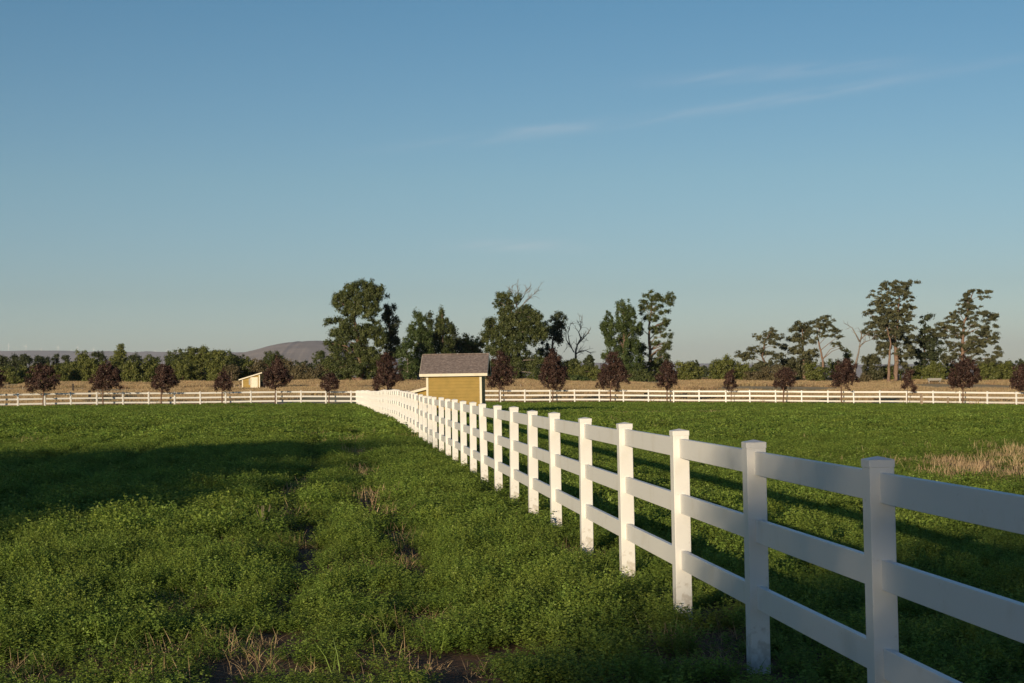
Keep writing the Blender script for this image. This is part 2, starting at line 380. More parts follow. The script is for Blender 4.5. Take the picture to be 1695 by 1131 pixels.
def tree(name, label, cat, group, Y, trunk, blobs, lm, bm, leaf=.30, clump=.8, dens=1., flat=.8, per=46, tr=.35, limbs=14, spray=0, depth=.85):
    """trunk: photo points from the base up; blobs: (x, y, rx, ry) in photo pixels at distance Y"""
    m_ = Y/F
    b0 = at(trunk[0][0], trunk[0][1], Y); base = Vector((b0.x, Y, g(b0.x, Y)))
    leaf *= .80; per = int(per*1.5)
    if spray: limbs = limbs//2; dens *= .88
    root = empty(name, base); tag(root, label, cat, group)
    tp = [Vector((0, 0, -.15))]
    for x, y in trunk[1:]:
        q = at(x, y, Y)-base; q.y += random.uniform(-.5, .5)*m_*10; tp.append(q)
    if spray:
        blobs = [(q[0], q[1], q[2]*.95, q[3]*1.2) for q in blobs]
        blobs += [(q[0]+random.uniform(-1, 1)*q[2], q[1]+random.uniform(-.8, 1.7)*q[3], q[2]*random.uniform(.3, .6), q[3]*random.uniform(.5, 1.0)) for q in blobs if random.random() < .6]
    B = []
    for q in blobs:
        x, y, rx, ry = q[:4]; c = at(x, y, Y)-base
        rd = rx*m_*depth; c.y += random.uniform(-.35, .35)*rd
        B.append((c, rx*m_, max(rd, ry*m_*.5), ry*m_))
    return tree_core(root, tp, B, lm, bm, leaf, clump, dens, flat, per, tr, limbs, spray)
def tree_core(root, tp, B, lm, bm, leaf, clump, dens, flat, per, tr, limbs, spray):
    Q, T, CL = crown_quads(B, leaf, clump, dens, flat, per, spray)
    keep = Q[:, :, 2].min(1) > -.05
    cm = link(bpy.data.objects.new('crown', quadmesh('crown', Q[keep], lm, T[keep])), root)
    mb = MB(); n = len(tp)
    rr = [tr*(1-.8*i/(n-1)) for i in range(n)] if n > 1 else [tr]
    # a smoother, slightly crooked trunk
    pts = []; rad = []
    for i in range(n-1):
        for k in range(4):
            s_ = k/4; pts.append(tp[i].lerp(tp[i+1], s_)+Vector((random.uniform(-1, 1), random.uniform(-1, 1), 0))*tr*.25*(1 if i+k else 0)); rad.append(rr[i]*(1-s_)+rr[i+1]*s_)
    pts.append(tp[-1]); rad.append(rr[-1]); rad[0] *= 1.35
    mb.tube(pts, rad, 7)
    idx = rng.choice(len(CL), min(limbs, len(CL)), replace=False)
    for i in idx:
        e = Vector(CL[i])
        cand = [(p, r) for p, r in zip(pts, rad) if p.z < e.z-.15*(e-p).length] or [(pts[1], rad[1])]
        p, r = min(cand, key=lambda q: (q[0]-e).length+.4*abs(q[0].z-e.z*.6))
        mid = p.lerp(e, .5)+Vector((0, 0, .12*(e-p).length))+Vector([random.uniform(-.08, .08)*(e-p).length for _ in range(3)])
        r0 = min(r*.6, .05+.02*(e-p).length)*(.65 if spray else 1)
        mb.tube([p, p.lerp(mid, .55), mid, mid.lerp(e, .6)+Vector((0, 0, .02)), e], [r0, r0*.8, r0*.62, r0*.4, r0*.18], 5)
    mb.build('trunk', bm, root, smooth=True)
    return root

# --- row of young purple-leaved trees just in front of the far fence
PG = 'purple-leaved trees in a row along the far fence'
purple = [(-13, -12, 598, 648, 22, 'purple-leaved tree cut off by the left edge of the view'),
 (71, 70, 601, 649, 30, 'broad purple-leaved tree in front of far fence, first full one from the left'),
 (170, 175, 599, 648, 26, 'dark purple-leaved tree with domed crown, second full one from the left'),
 (266, 272, 602, 648, 24, 'rounded purple-leaved tree, last one left of the small shed and its sapling'),
 (367, 370, 611, 647, 15, 'small purple-leaved sapling just left of the small ochre shed'),
 (455, 459, 589, 646, 24, 'tall dense purple-leaved tree just right of the small ochre shed'),
 (544, 547, 617, 648, 15, 'small purple-leaved sapling left of the corner where the fences meet'),
 (641, 641, 586, 648, 25, 'narrow upright purple-leaved tree between the fence corner and the large shed'),
 (826, 829, 580, 645, 25, 'tall purple-leaved tree immediately right of the large shed'),
 (915, 918, 578, 646, 25, 'tall purple-leaved tree, second to the right of the large shed'),
 (1010, 1016, 582, 645, 28, 'broad-based purple-leaved tree below the dense pointed poplar'),
 (1104, 1105, 596, 643, 20, 'medium purple-leaved tree below the tall ragged cottonwood'),
 (1210, 1208, 607, 647, 11, 'very thin purple-leaved sapling in front of the domed olive bush'),
 (1296, 1298, 606, 645, 20, 'medium purple-leaved tree below the leaning pink-barked trunk'),
 (1393, 1397, 590, 644, 24, 'dense purple-leaved tree below the pale dead snag on the right'),
 (1501, 1503, 608, 648, 12, 'slender purple-leaved sapling between two dense ones on the right'),
 (1593, 1596, 588, 646, 28, 'large purple-leaved tree with a thick trunk near the right edge'),
 (1697, 1694, 602, 649, 24, 'purple-leaved tree cut off by the right edge of the view')]
for tx, cx, top, bot, hw, lab in purple:
    Y = YF(tx)-1.1; h = bot-top; bl = []
    slim = hw/h < .45
    bl.append((cx, bot-h*.36, hw*.86, h*.34)); bl.append((cx+random.uniform(-3, 3), bot-h*.62, hw*.66, h*.30))
    bl.append((cx+random.uniform(-3, 3), top+h*.20, hw*.38, h*.20))
    bl.append((cx-hw*.52, bot-h*.30, hw*.45, h*.22)); bl.append((cx+hw*.55, bot-h*.32+random.uniform(-3, 3), hw*.42, h*.2))
    for _ in range(7): bl.append((cx+random.uniform(-1, 1)*hw*.95, bot-h*random.uniform(.05, .85), hw*random.uniform(.12, .25), h*random.uniform(.05, .13)))
    bl = [q for q in bl if abs(q[0]-cx)/hw+max(0, (bot-q[1])/h-.45)*1.1 < 1.05]
    if not slim: bl.append((cx+hw*random.uniform(-.5, .5), bot-h*.7, hw*.35, h*.18))
    t_ = [(tx, 667), (tx+.3, bot), ((tx+cx)/2, bot-h*.45), (cx, top+h*.3)]
    tree('purple_leaved_tree', lab, 'tree', PG, Y, t_, bl, L_purp, M_sapbark, leaf=.14, clump=.24, dens=.85 if hw > 14 else .6, flat=1.0, per=22,
         tr=.075 if hw > 14 else .035, limbs=26, depth=.9)

# --- big trees beyond the dry field, each from its own outline at its own distance
T = tree
BG = 'tall trees beyond the dry field'
T('cottonwood', 'largest broad cottonwood with pinkish limbs, right of the distant hill', 'tree', None, 300,
  [(596, 642), (597, 612), (598, 580), (588, 545), (584, 520), (590, 495)],
  [(592, 487, 36, 25), (563, 498, 17, 16), (620, 485, 15, 17), (608, 510, 26, 16), (582, 517, 18, 12), (545, 533, 9, 6), (556, 530, 9, 5), (565, 552, 20, 14), (592, 552, 28, 16), (616, 545, 18, 16),
   (560, 574, 16, 12), (590, 580, 26, 16), (560, 596, 16, 12), (616, 590, 20, 20), (585, 612, 24, 15), (612, 618, 18, 12), (560, 618, 18, 15), (630, 560, 12, 18), (552, 575, 14, 13), (575, 535, 14, 10), (548, 600, 12, 12), (600, 600, 30, 18), (630, 610, 14, 16), (555, 628, 16, 10)], L_cot, M_pbark, leaf=.28, clump=.58, dens=1.2, flat=.8, tr=.7, limbs=60)
T('poplar', 'dark pointed poplar against the right side of the largest cottonwood', 'tree', BG, 306,
  [(645, 641), (646, 600), (645, 550), (641, 505)],
  [(640, 500, 3, 10), (640, 512, 6, 10), (643, 526, 10, 12), (651, 512, 3, 8), (656, 530, 4, 9), (648, 545, 14, 17), (651, 566, 13, 15), (646, 585, 15, 18), (640, 610, 14, 20)], L_dark, M_bark, leaf=.30, clump=.6, dens=1.0, flat=.9, tr=.35, limbs=12)
T('poplar', 'bushy green poplar left of the large shed roof, taller of its pair', 'tree', BG, 296,
  [(693, 641), (691, 600), (691, 565), (695, 530)],
  [(687, 521, 3, 6), (695, 519, 3, 6), (703, 526, 3, 6), (694, 532, 9, 9), (690, 545, 15, 14), (702, 548, 12, 14), (690, 567, 17, 16), (692, 590, 20, 17), (688, 612, 20, 16), (707, 600, 12, 20), (705, 572, 12, 16)], L_pop, M_gbark, leaf=.26, clump=.45, dens=.85, flat=1.3, tr=.3, limbs=16)
T('poplar', 'low green poplar growing between the upright purple-leaved tree and the shed roof', 'tree', BG, 290,
  [(676, 640), (675, 610), (674, 580)],
  [(672, 570, 9, 10), (670, 585, 13, 13), (676, 603, 16, 14), (672, 620, 16, 13)], L_pop, M_gbark, leaf=.30, clump=.6, dens=.9, tr=.2, limbs=10)
T('poplar', 'sharply pointed green poplar directly above the middle of the shed roof', 'tree', BG, 300,
  [(733, 640), (733, 590), (733, 550), (732, 520)],
  [(732, 516, 2.5, 7), (731, 524, 5, 7), (726, 529, 3, 6), (740, 532, 3, 6), (732, 534, 9, 9), (748, 548, 4, 7), (731, 548, 15, 13), (733, 566, 19, 15), (730, 588, 20, 18), (733, 612, 22, 18)], L_cot, M_bark, leaf=.26, clump=.42, dens=.9, flat=1.4, tr=.35, limbs=14)
T('poplar', 'green poplar of middle height squeezed between two taller ones above shed roof', 'tree', BG, 310,
  [(712, 640), (712, 590), (711, 550)],
  [(711, 525, 3, 7), (711, 535, 6, 9), (711, 547, 9, 12), (712, 565, 11, 15), (712, 590, 14, 18), (712, 615, 16, 18)], L_dark, M_bark, leaf=.30, clump=.6, dens=1.0, tr=.25, limbs=10)
T('broadleaf_tree', 'dark tree leaning against the right side of the pointed poplar over the shed', 'tree', BG, 312,
  [(750, 640), (750, 600), (749, 560)],
  [(747, 544, 8, 9), (750, 560, 11, 14), (752, 584, 14, 18), (752, 612, 14, 18)], L_dark, M_bark, leaf=.30, clump=.6, dens=1.0, tr=.25, limbs=10)
T('broadleaf_tree', 'rounded pale green tree above the right end of the shed roof', 'tree', BG, 316,
  [(776, 638), (776, 600), (776, 575)],
  [(766, 566, 14, 11), (785, 568, 16, 13), (776, 585, 24, 16), (776, 608, 26, 18)], L_olive, M_bark, leaf=.30, clump=.6, dens=1.1, tr=.25, limbs=12)
t_dead = None
T('cottonwood', 'wide dense cottonwood with dead twigs at its top, right of the shed', 'tree', None, 298,
  [(846, 640), (846, 610), (838, 580), (842, 545), (850, 505)],
  [(833, 492, 13, 11), (824, 503, 9, 7), (842, 506, 13, 10), (857, 492, 6, 10), (868, 513, 16, 12), (840, 528, 18, 15), (864, 532, 22, 18), (886, 527, 14, 12), (812, 540, 12, 14), (806, 556, 8, 14),
   (834, 555, 24, 18), (868, 556, 22, 18), (896, 548, 16, 14), (822, 580, 20, 15), (852, 582, 24, 18), (884, 598, 22, 12), (850, 608, 30, 20), (824, 612, 18, 16), (888, 620, 22, 14)], L_cot, M_gbark, leaf=.27, clump=.54, dens=1.25, flat=1.0, tr=.55, limbs=60)
T('cottonwood', 'dark cottonwood with rounded head behind right side of the wide dense one', 'tree', BG, 310,
  [(912, 640), (912, 600), (914, 565), (922, 540)],
  [(925, 526, 11, 10), (916, 538, 14, 13), (929, 540, 9, 12), (912, 556, 20, 12), (925, 560, 10, 10), (905, 580, 16, 12), (912, 606, 20, 16), (925, 616, 16, 14)], L_dark, M_bark, leaf=.32, clump=.7, dens=.9, tr=.4, limbs=26)
T('poplar', 'dense spiky poplar with several pointed tips left of the tall ragged tree', 'tree', BG, 298,
  [(1034, 640), (1033, 600), (1033, 550), (1031, 510)],
  [(1031, 500, 2.5, 9), (1024, 508, 3, 8), (1041, 506, 3, 8), (1007, 519, 3, 8), (1033, 512, 7, 7), (1002, 530, 3, 7), (997, 545, 3, 6), (1050, 516, 3, 7), (1058, 540, 4, 8), (1010, 527, 5, 8), (1031, 522, 14, 12), (1046, 527, 9, 12), (1004, 542, 10, 11), (1022, 541, 18, 13), (1043, 545, 14, 14), (1009, 563, 12, 13),
   (1030, 565, 20, 15), (1050, 570, 11, 18), (1005, 585, 10, 9), (1030, 590, 20, 16), (1050, 600, 15, 18), (1028, 615, 24, 16)], L_pop, M_bark, leaf=.26, clump=.42, dens=.72, flat=1.5, tr=.45, limbs=24)
T('cottonwood', 'tall ragged cottonwood with a crown leaning right and pale trunk showing', 'tree', None, 304,
  [(1078, 640), (1077, 610), (1076, 570), (1074, 540), (1080, 505)],
  [(1075, 492, 9, 8), (1090, 493, 12, 9), (1107, 490, 10, 5), (1104, 500, 12, 7), (1066, 505, 9, 7), (1083, 508, 14, 9), (1060, 515, 8, 7), (1100, 516, 8, 5), (1077, 528, 16, 8), (1100, 535, 12, 8), (1090, 546, 14, 8),
   (1103, 553, 10, 8), (1060, 545, 9, 10), (1085, 565, 10, 7), (1104, 572, 10, 9), (1095, 586, 16, 8), (1062, 580, 10, 14), (1090, 602, 20, 10), (1070, 612, 20, 14), (1096, 618, 18, 12)], L_cot, M_pbark, leaf=.26, clump=.5, dens=.75, flat=.8, tr=.42, limbs=50)

# right-hand group of old, layered, drooping trees
LG = 'old ragged trees with drooping sprays on the right'
T('ragged_tree', 'lowest ragged tree of the right group, its crown hanging out to the left', 'tree', LG, 300,
  [(1272, 640), (1270, 612), (1262, 590), (1266, 565), (1276, 548)],
  [(1276, 549, 10, 5), (1262, 556, 10, 5), (1284, 558, 12, 6), (1272, 566, 12, 5), (1248, 577, 10, 5), (1233, 583, 12, 6), (1225, 588, 7, 3), (1240, 590, 10, 5), (1270, 582, 12, 5), (1290, 590, 12, 6), (1266, 600, 14, 7), (1256, 604, 8, 5)],
  L_loc, M_bark, leaf=.26, clump=.45, dens=.8, flat=.72, tr=.3, limbs=30, spray=1.0, per=38)
T('ragged_tree', 'ragged tree with a flat wide crown above the leaning pink-barked trunk', 'tree', LG, 296,
  [(1366, 640), (1363, 618), (1362, 595), (1357, 575), (1353, 555), (1362, 535)],
  [(1361, 526, 11, 5), (1349, 534, 9, 4), (1374, 534, 10, 5), (1362, 541, 14, 5), (1345, 549, 10, 5), (1381, 546, 10, 4), (1370, 553, 14, 5), (1388, 558, 8, 4), (1384, 570, 9, 4), (1350, 561, 9, 4), (1392, 577, 6, 4)],
  L_loc, M_pbark, leaf=.26, clump=.42, dens=.8, flat=.72, tr=.30, limbs=34, spray=1.0, per=36)
T('ragged_tree', 'ragged tree with a domed crown between the lowest and the flat-crowned one', 'tree', LG, 304,
  [(1332, 640), (1331, 612), (1329, 590), (1328, 565), (1328, 545)],
  [(1325, 537, 11, 5), (1314, 545, 9, 5), (1334, 546, 12, 6), (1325, 555, 14, 6), (1310, 562, 10, 5), (1335, 565, 12, 7), (1303, 576, 10, 5), (1318, 578, 12, 6), (1338, 583, 15, 8), (1322, 598, 22, 9), (1310, 613, 22, 11), (1342, 606, 18, 14), (1336, 624, 24, 9)],
  L_loc, M_pbark, leaf=.26, clump=.48, dens=.9, flat=.8, tr=.32, limbs=34, spray=.9)
T('ragged_tree', 'tallest ragged tree on the right with several thick pinkish trunks', 'tree', None, 296,
  [(1484, 640), (1484, 600), (1482, 560), (1488, 520), (1488, 480)],
  [(1490, 467, 12, 4), (1508, 468, 11, 3), (1473, 471, 12, 4), (1456, 474, 9, 4), (1497, 477, 14, 5), (1466, 481, 16, 6), (1448, 485, 7, 4), (1490, 489, 16, 6), (1503, 494, 9, 6), (1462, 493, 14, 5), (1478, 500, 20, 6),
   (1455, 504, 12, 5), (1500, 507, 10, 6), (1438, 518, 8, 4), (1450, 514, 10, 5), (1480, 514, 20, 7), (1500, 520, 10, 6), (1465, 527, 20, 8), (1490, 530, 16, 8), (1450, 538, 16, 8), (1478, 543, 22, 8), (1505, 543, 10, 7), (1440, 548, 11, 6),
   (1458, 555, 20, 7), (1490, 556, 18, 8), (1508, 561, 10, 7), (1470, 568, 18, 8), (1500, 575, 14, 9), (1460, 584, 12, 8), (1495, 592, 16, 10)],
  L_loc, M_pbark, leaf=.26, clump=.45, dens=.8, flat=.72, tr=.5, limbs=70, spray=1.0)
T('ragged_tree', 'slim bare-stemmed ragged tree just left of the thick pinkish trunks', 'tree', LG, 288,
  [(1471, 632), (1472, 600), (1474, 570), (1468, 540)],
  [(1470, 538, 12, 6), (1462, 548, 9, 5), (1478, 552, 9, 6)], L_loc, M_pbark, leaf=.32, clump=.6, dens=.7, flat=.5, tr=.30, limbs=12, spray=1.0)
T('ragged_tree', 'small spiky tree standing between the two tallest ragged trees', 'tree', LG, 302,
  [(1531, 640), (1531, 590), (1531, 560), (1531, 530)],
  [(1531, 527, 6, 4), (1531, 535, 8, 4), (1531, 545, 8, 6), (1534, 554, 12, 6), (1548, 560, 10, 5), (1527, 563, 12, 6), (1540, 572, 20, 8), (1522, 583, 18, 9), (1545, 587, 18, 10), (1530, 600, 24, 12)],
  L_dark, M_bark, leaf=.32, clump=.62, dens=.9, flat=.8, tr=.28, limbs=26, spray=.8)
T('ragged_tree', 'rightmost tall ragged tree, leaning right with reddish trunk showing', 'tree', None, 298,
  [(1594, 640), (1594, 600), (1594, 570), (1596, 540), (1602, 510), (1612, 485)],
  [(1617, 481, 14, 4), (1632, 483, 10, 3), (1606, 487, 9, 4), (1626, 491, 10, 4), (1602, 496, 10, 5), (1596, 506, 10, 5), (1612, 507, 10, 4), (1582, 517, 12, 5), (1600, 518, 12, 5), (1622, 518, 14, 5), (1572, 524, 9, 4), (1606, 528, 12, 5), (1634, 527, 14, 5), (1648, 524, 8, 4),
   (1580, 533, 14, 5), (1560, 538, 12, 5), (1548, 544, 9, 4), (1570, 545, 12, 4), (1622, 538, 14, 5), (1642, 540, 10, 5), (1588, 553, 14, 7), (1615, 553, 18, 7), (1640, 555, 13, 6), (1560, 557, 12, 6), (1605, 566, 18, 7), (1632, 568, 16, 6), (1650, 580, 8, 8), (1585, 577, 18, 8), (1615, 580, 18, 7), (1640, 592, 11, 8), (1572, 590, 14, 8), (1600, 596, 22, 9), (1625, 600, 14, 7)],
  L_loc, M_pbark, leaf=.26, clump=.43, dens=.75, flat=.72, tr=.42, limbs=70, spray=1.0)

# --- dead trees and bare twigs
def dead_tree(name, label, Y, limbs_px, r0, twigs, bm, group=None, cat='dead tree', spread=1.0):
    b = at(limbs_px[0][0][0], limbs_px[0][0][1], Y); base = Vector((b.x, Y, g(b.x, Y)))
    root = empty(name, base); tag(root, label, cat, group); m_ = Y/F
    ms = []; tips = []
    for i, l_ in enumerate(limbs_px):
        ps = [at(x, y, Y)-base for x, y in l_]; mb = MB()
        if i == 0: ps[0] = Vector((0, 0, -.1))
        for k, p in enumerate(ps): p.y += (random.uniform(-1, 1)*k*.25)*(i > 0)
        ra = r0 if i == 0 else r0*.5
        mb.tube(ps, [ra*(1-.75*k/(len(ps)-1)) for k in range(len(ps))], 6); ms.append(mb)
        for k in range(1, len(ps)): tips += [(ps[k-1].lerp(ps[k], s_), (ps[k]-ps[k-1]).normalized(), ra*.45*(1-.6*k/len(ps)), mb) for s_ in (.35, .7, 1) if i or k > 1]
    for _ in range(twigs):
        p, d, r, mb = random.choice(tips); L_ = random.uniform(.5, 1.9)*spread
        d2 = (d+Vector([random.gauss(0, .55) for _ in range(3)])+Vector((0, 0, .25))).normalized()
        d3 = (d2+Vector([random.gauss(0, .4) for _ in range(3)])).normalized()
        a = p+d2*L_*.5; e = a+d3*L_*.5
        mb.tube([p, a, e], [min(r, .05), .03, .012], 4)
        if random.random() < .7: tips.append((a, d2, .03, mb))
    for i, mb in enumerate(ms): mb.build('limb' if i else 'trunk', bm, root, smooth=True)
    return root
dead_tree('dead_tree', 'dark bare dead tree between the dense cottonwood and the spiky poplar', 318,
  [[(954, 638), (953, 600), (953, 582), (956, 570), (962, 560)], [(950, 583), (943, 570), (940, 552), (942, 543)], [(956, 570), (964, 562), (972, 553), (977, 546)], [(962, 562), (958, 550), (962, 542)], [(953, 586), (960, 582), (968, 580), (975, 583)], [(943, 572), (937, 562), (937, 550)]],
  .30, 150, M_dead)
dead_tree('dead_tree', 'pale forked dead snag between the flat-crowned and the tallest ragged tree', 292,
  [[(1413, 632), (1416, 605), (1421, 585), (1424, 565)], [(1423, 566), (1417, 555), (1410, 543), (1404, 539)], [(1424, 565), (1426, 554), (1423, 547)], [(1424, 563), (1431, 556), (1437, 553), (1440, 557)], [(1422, 574), (1432, 566), (1444, 562)]],
  .28, 26, M_gbark)
dead_tree('dead_tree', 'bare grey twiggy dead crown rising out of the wide dense cottonwood', 299,
  [[(862, 640), (860, 590), (858, 540), (856, 510), (855, 495)], [(856, 510), (850, 492), (845, 480)], [(856, 500), (858, 485), (856, 475)], [(857, 505), (866, 492), (872, 480)], [(858, 512), (870, 500), (879, 492)]],
  .22, 130, M_gbark)

# --- bushes and the left treeline: every one its own tree
def clumpy(name, lab, cat, grp, cx, top, hw, Y, lm, bot=636, pt=0., leaf=.27, bm=None, dens=1.25):
    h = bot-top; bl = []
    nrow = max(2, int(h/13))
    for i in range(nrow):
        f = (i+.5)/nrow; y = bot-h*f*.93
        w = 1.12*hw*(1-pt*f) * (math.sqrt(max(.1, 1-(max(0, f-.45)/.62)**2)) if pt < .5 else 1)
        k = max(1, int(w/11))
        for j in range(k):
            bl.append((cx+(j-(k-1)/2)*w/k*1.25+random.uniform(-2, 2), y+random.uniform(-2, 2), w/k*random.uniform(.8, 1.1)+2, h/nrow*random.uniform(.65, .95)+1))
    bl.append((cx+random.uniform(-.3, .3)*hw, top+4, max(3, hw*.28*(1-pt*.5)), 4.5))
    return tree(name, lab, cat, grp, Y, [(cx, bot+2), (cx, bot-h*.3), (cx, bot-h*.7), (cx, top+h*.2)], bl, lm, bm or M_bark, leaf=leaf, clump=.5, dens=dens, flat=.85, per=30, tr=.22, limbs=10, depth=.9)
GB = 'dark trees at the back of the left treeline'; GF = 'olive bushes along the front of the left treeline'
back = [(4, 590, 13, 380, L_dark, 0, 'sparse dark tree at the extreme left end of the treeline'),
 (25, 589, 12, 370, L_dark, 0, 'dark rounded tree near left edge, left one of a touching pair'),
 (42, 588, 14, 365, L_dark, 0, 'dark rounded tree near left edge, right one of a touching pair'),
 (66, 590, 10, 372, L_dark, .1, 'dark round tree directly behind the broad leftmost purple-leaved tree'),
 (79, 593, 7, 385, L_dark, .5, 'small dark pointed tree just above right side of the broad purple-leaved one'),
 (93, 594, 7, 388, L_dark, .5, 'small dark pointed tree halfway between first two full purple-leaved trees'),
 (111, 588, 11, 375, L_dark, .7, 'dark conical conifer left of the russet-topped bush'),
 (163, 583, 14, 350, L_dark, 0, 'dark tree just left of the tall shaggy pointed tree'),
 (197, 573, 14, 340, L_olive, .35, 'tall shaggy olive tree with a narrow top, highest of the left treeline'),
 (222, 587, 16, 360, L_dark, 0, 'dark rounded tree just right of the tall shaggy narrow-topped tree'),
 (252, 592, 14, 365, L_cot, 0, 'green tree with small knob top above the domed purple-leaved row'),
 (289, 588, 16, 360, L_cot, 0, 'rounded green tree left of the big willow on the left treeline'),
 (314, 583, 16, 356, L_cot, 0, 'green tree touching the left side of the big willow'),
 (374, 580, 20, 352, L_cot, 0, 'dark green tree right of the big willow on the left treeline'),
 (398, 592, 16, 360, L_dark, 0, 'dark green tree behind the small ochre shed, below the hill foot'),
 (452, 586, 25, 356, L_cot, 0, 'spreading dark green tree top behind the tall purple-leaved tree by the shed'),
 (503, 598, 18, 350, L_dark, .1, 'low dark tree in front of the hill, halfway to the largest cottonwood'),
 (531, 584, 15, 345, L_cot, .3, 'green upright tree touching the left side of the largest cottonwood')]
for cx, top, hw, Y, lm, pt, lab in back:
    clumpy('treeline_tree', lab, 'tree', GB, cx, top, hw, Y, lm, 634, pt, dens=1.15)
front = [(12, 611, 22, 302, L_olive, 'low olive bush at the left edge of the treeline'),
 (48, 608, 24, 306, L_olive, 'low olive bush behind the left side of the broadest purple-leaved tree'),
 (90, 607, 20, 304, L_olive, 'low olive bush right of the broadest purple-leaved tree'),
 (118, 599, 24, 312, L_olive, 'olive bush sloping up to the russet-topped one'),
 (138, 585, 17, 322, L_olive, 'russet-topped olive tree left of the tall shaggy tree'),
 (152, 596, 20, 308, L_olive, 'olive bush directly left of the second full purple-leaved tree'),
 (188, 598, 20, 316, L_olive, 'olive bush right behind the second full purple-leaved tree'),
 (214, 602, 20, 304, L_olive, 'olive bush right of the second full purple-leaved tree'),
 (240, 599, 18, 306, L_olive, 'olive bush left of the rounded purple-leaved tree'),
 (268, 604, 20, 312, L_cot, 'green bush right behind the rounded purple-leaved tree'),
 (303, 596, 20, 308, L_olive, 'olive bush right of the rounded purple-leaved tree'),
 (334, 577, 26, 318, L_olive, 'big domed willow, tallest olive mass of the left treeline'),
 (362, 586, 22, 306, L_olive, 'olive willow behind the small purple sapling by the shed'),
 (384, 610, 14, 303, L_brown, 'low russet shrub left of the small ochre shed'),
 (406, 596, 20, 312, L_olive, 'olive bush rising directly behind the small ochre shed'),
 (430, 600, 16, 310, L_brown, 'russet shrub behind the right end of the small ochre shed'),
 (473, 597, 15, 312, L_brown, 'russet shrub right of the tall dense purple-leaved tree by small shed'),
 (500, 609, 20, 304, L_brown, 'low olive-brown shrub in front of the hill'),
 (522, 614, 16, 302, L_brown, 'low russet shrub left of the small sapling by the fence corner'),
 (541, 606, 16, 308, L_brown, 'russet shrub at the left foot of the largest cottonwood'),
 (668, 622, 14, 288, L_pop, 'low green bush between the upright purple-leaved tree and shed')]
for cx, top, hw, Y, lm, lab in front:
    clumpy('olive_bush', lab, 'bush', GF, cx, top, hw, Y, lm, 637)
GR = 'bushes between the tall trees on the right'
right = [(812, 600, 12, 300, L_cot, 635, 'green bush behind the first purple-leaved tree right of the shed'),
 (946, 594, 16, 312, L_cot, 634, 'green bush at the foot of the dark dead tree'),
 (960, 606, 26, 304, L_olive, 634, 'olive bush right of the dark dead tree'),
 (985, 612, 22, 302, L_olive, 634, 'olive bush left of the broad-based purple-leaved tree'),
 (905, 624, 24, 292, L_pop, 635, 'low bright green bush beside the second purple-leaved tree right of shed'),
 (958, 624, 26, 290, L_pop, 635, 'low bright green bush in front of the olive ones by the dead tree'),
 (1060, 612, 24, 296, L_cot, 634, 'green bush below the ragged cottonwood, left of its trunk'),
 (1137, 602, 22, 300, L_olive, 634, 'rounded olive bush, left one of two in the open gap'),
 (1196, 597, 26, 298, L_olive, 635, 'large domed olive bush, tallest in the open gap'),
 (1228, 607, 20, 300, L_olive, 633, 'olive bush attached to the right side of the domed one'),
 (1288, 608, 22, 292, L_brown, 632, 'shaggy brownish bush below the lowest ragged tree'),
 (1322, 602, 22, 306, L_loc, 634, 'shaggy grey-green bush under the domed ragged tree'),
 (1348, 608, 18, 290, L_olive, 633, 'olive bush at the left foot of the leaning pink-barked trunk'),
 (1470, 610, 24, 304, L_olive, 634, 'olive bush behind the feet of the thick pinkish trunks'),
 (1252, 616, 16, 296, L_brown, 633, 'low brownish bush under the left end of the lowest ragged tree'),
 (1380, 600, 18, 304, L_cot, 634, 'green bush behind the dense purple-leaved tree by the snag'),
 (1402, 578, 6, 330, L_cot, 634, 'slim green column tree just left of the pale dead snag'),
 (1428, 620, 12, 288, L_brown, 632, 'low grey-brown bush right of the dense purple-leaved tree by the snag'),
 (1443, 590, 20, 300, L_loc, 634, 'shaggy dark bush between the snag and the slim pink-barked stem'),
 (1515, 606, 22, 300, L_olive, 632, 'olive hedge bush behind the slender purple-leaved sapling'),
 (1548, 602, 24, 296, L_olive, 631, 'olive hedge bush behind the low white trough'),
 (1582, 604, 22, 302, L_cot, 631, 'green bush directly left of the thick-trunked purple-leaved tree'),
 (1630, 604, 24, 296, L_olive, 633, 'olive hedge bush right of the thick-trunked purple-leaved tree'),
 (1662, 605, 24, 298, L_olive, 634, 'olive hedge bush near the right edge, between two purple-leaved trees'),
 (1695, 608, 20, 302, L_olive, 636, 'olive hedge bush cut off by the right edge')]
for cx, top, hw, Y, lm, bot, lab in right:
    clumpy('hedge_bush', lab, 'bush', GR, cx, top, hw, Y, lm, bot)
far = [(1152, 600, 6, 900, 'small dark tree far off between the two rounded olive bushes, left one'), (1165, 607, 6, 800, 'small dark tree far off between the two rounded olive bushes, right one'),
       (1256, 606, 12, 900, 'far grey-green tree left of the lowest ragged tree'), (1672, 600, 7, 700, 'distant dark tree above the hedge near right edge'), (1690, 602, 10, 700, 'distant dark tree above the hedge at the right edge'),
       (1640, 603, 10, 700, 'distant dark tree above the hedge right of the leaning ragged tree'), (975, 588, 6, 500, 'small dark tree top in the gap right of dead tree')]
for cx, top, hw, Y, lab in far:
    clumpy('distant_tree', lab, 'tree', 'small trees far off in the gaps', cx, top, hw, Y, L_dark, 628 if cx > 1000 else 634, .1, leaf=.6)

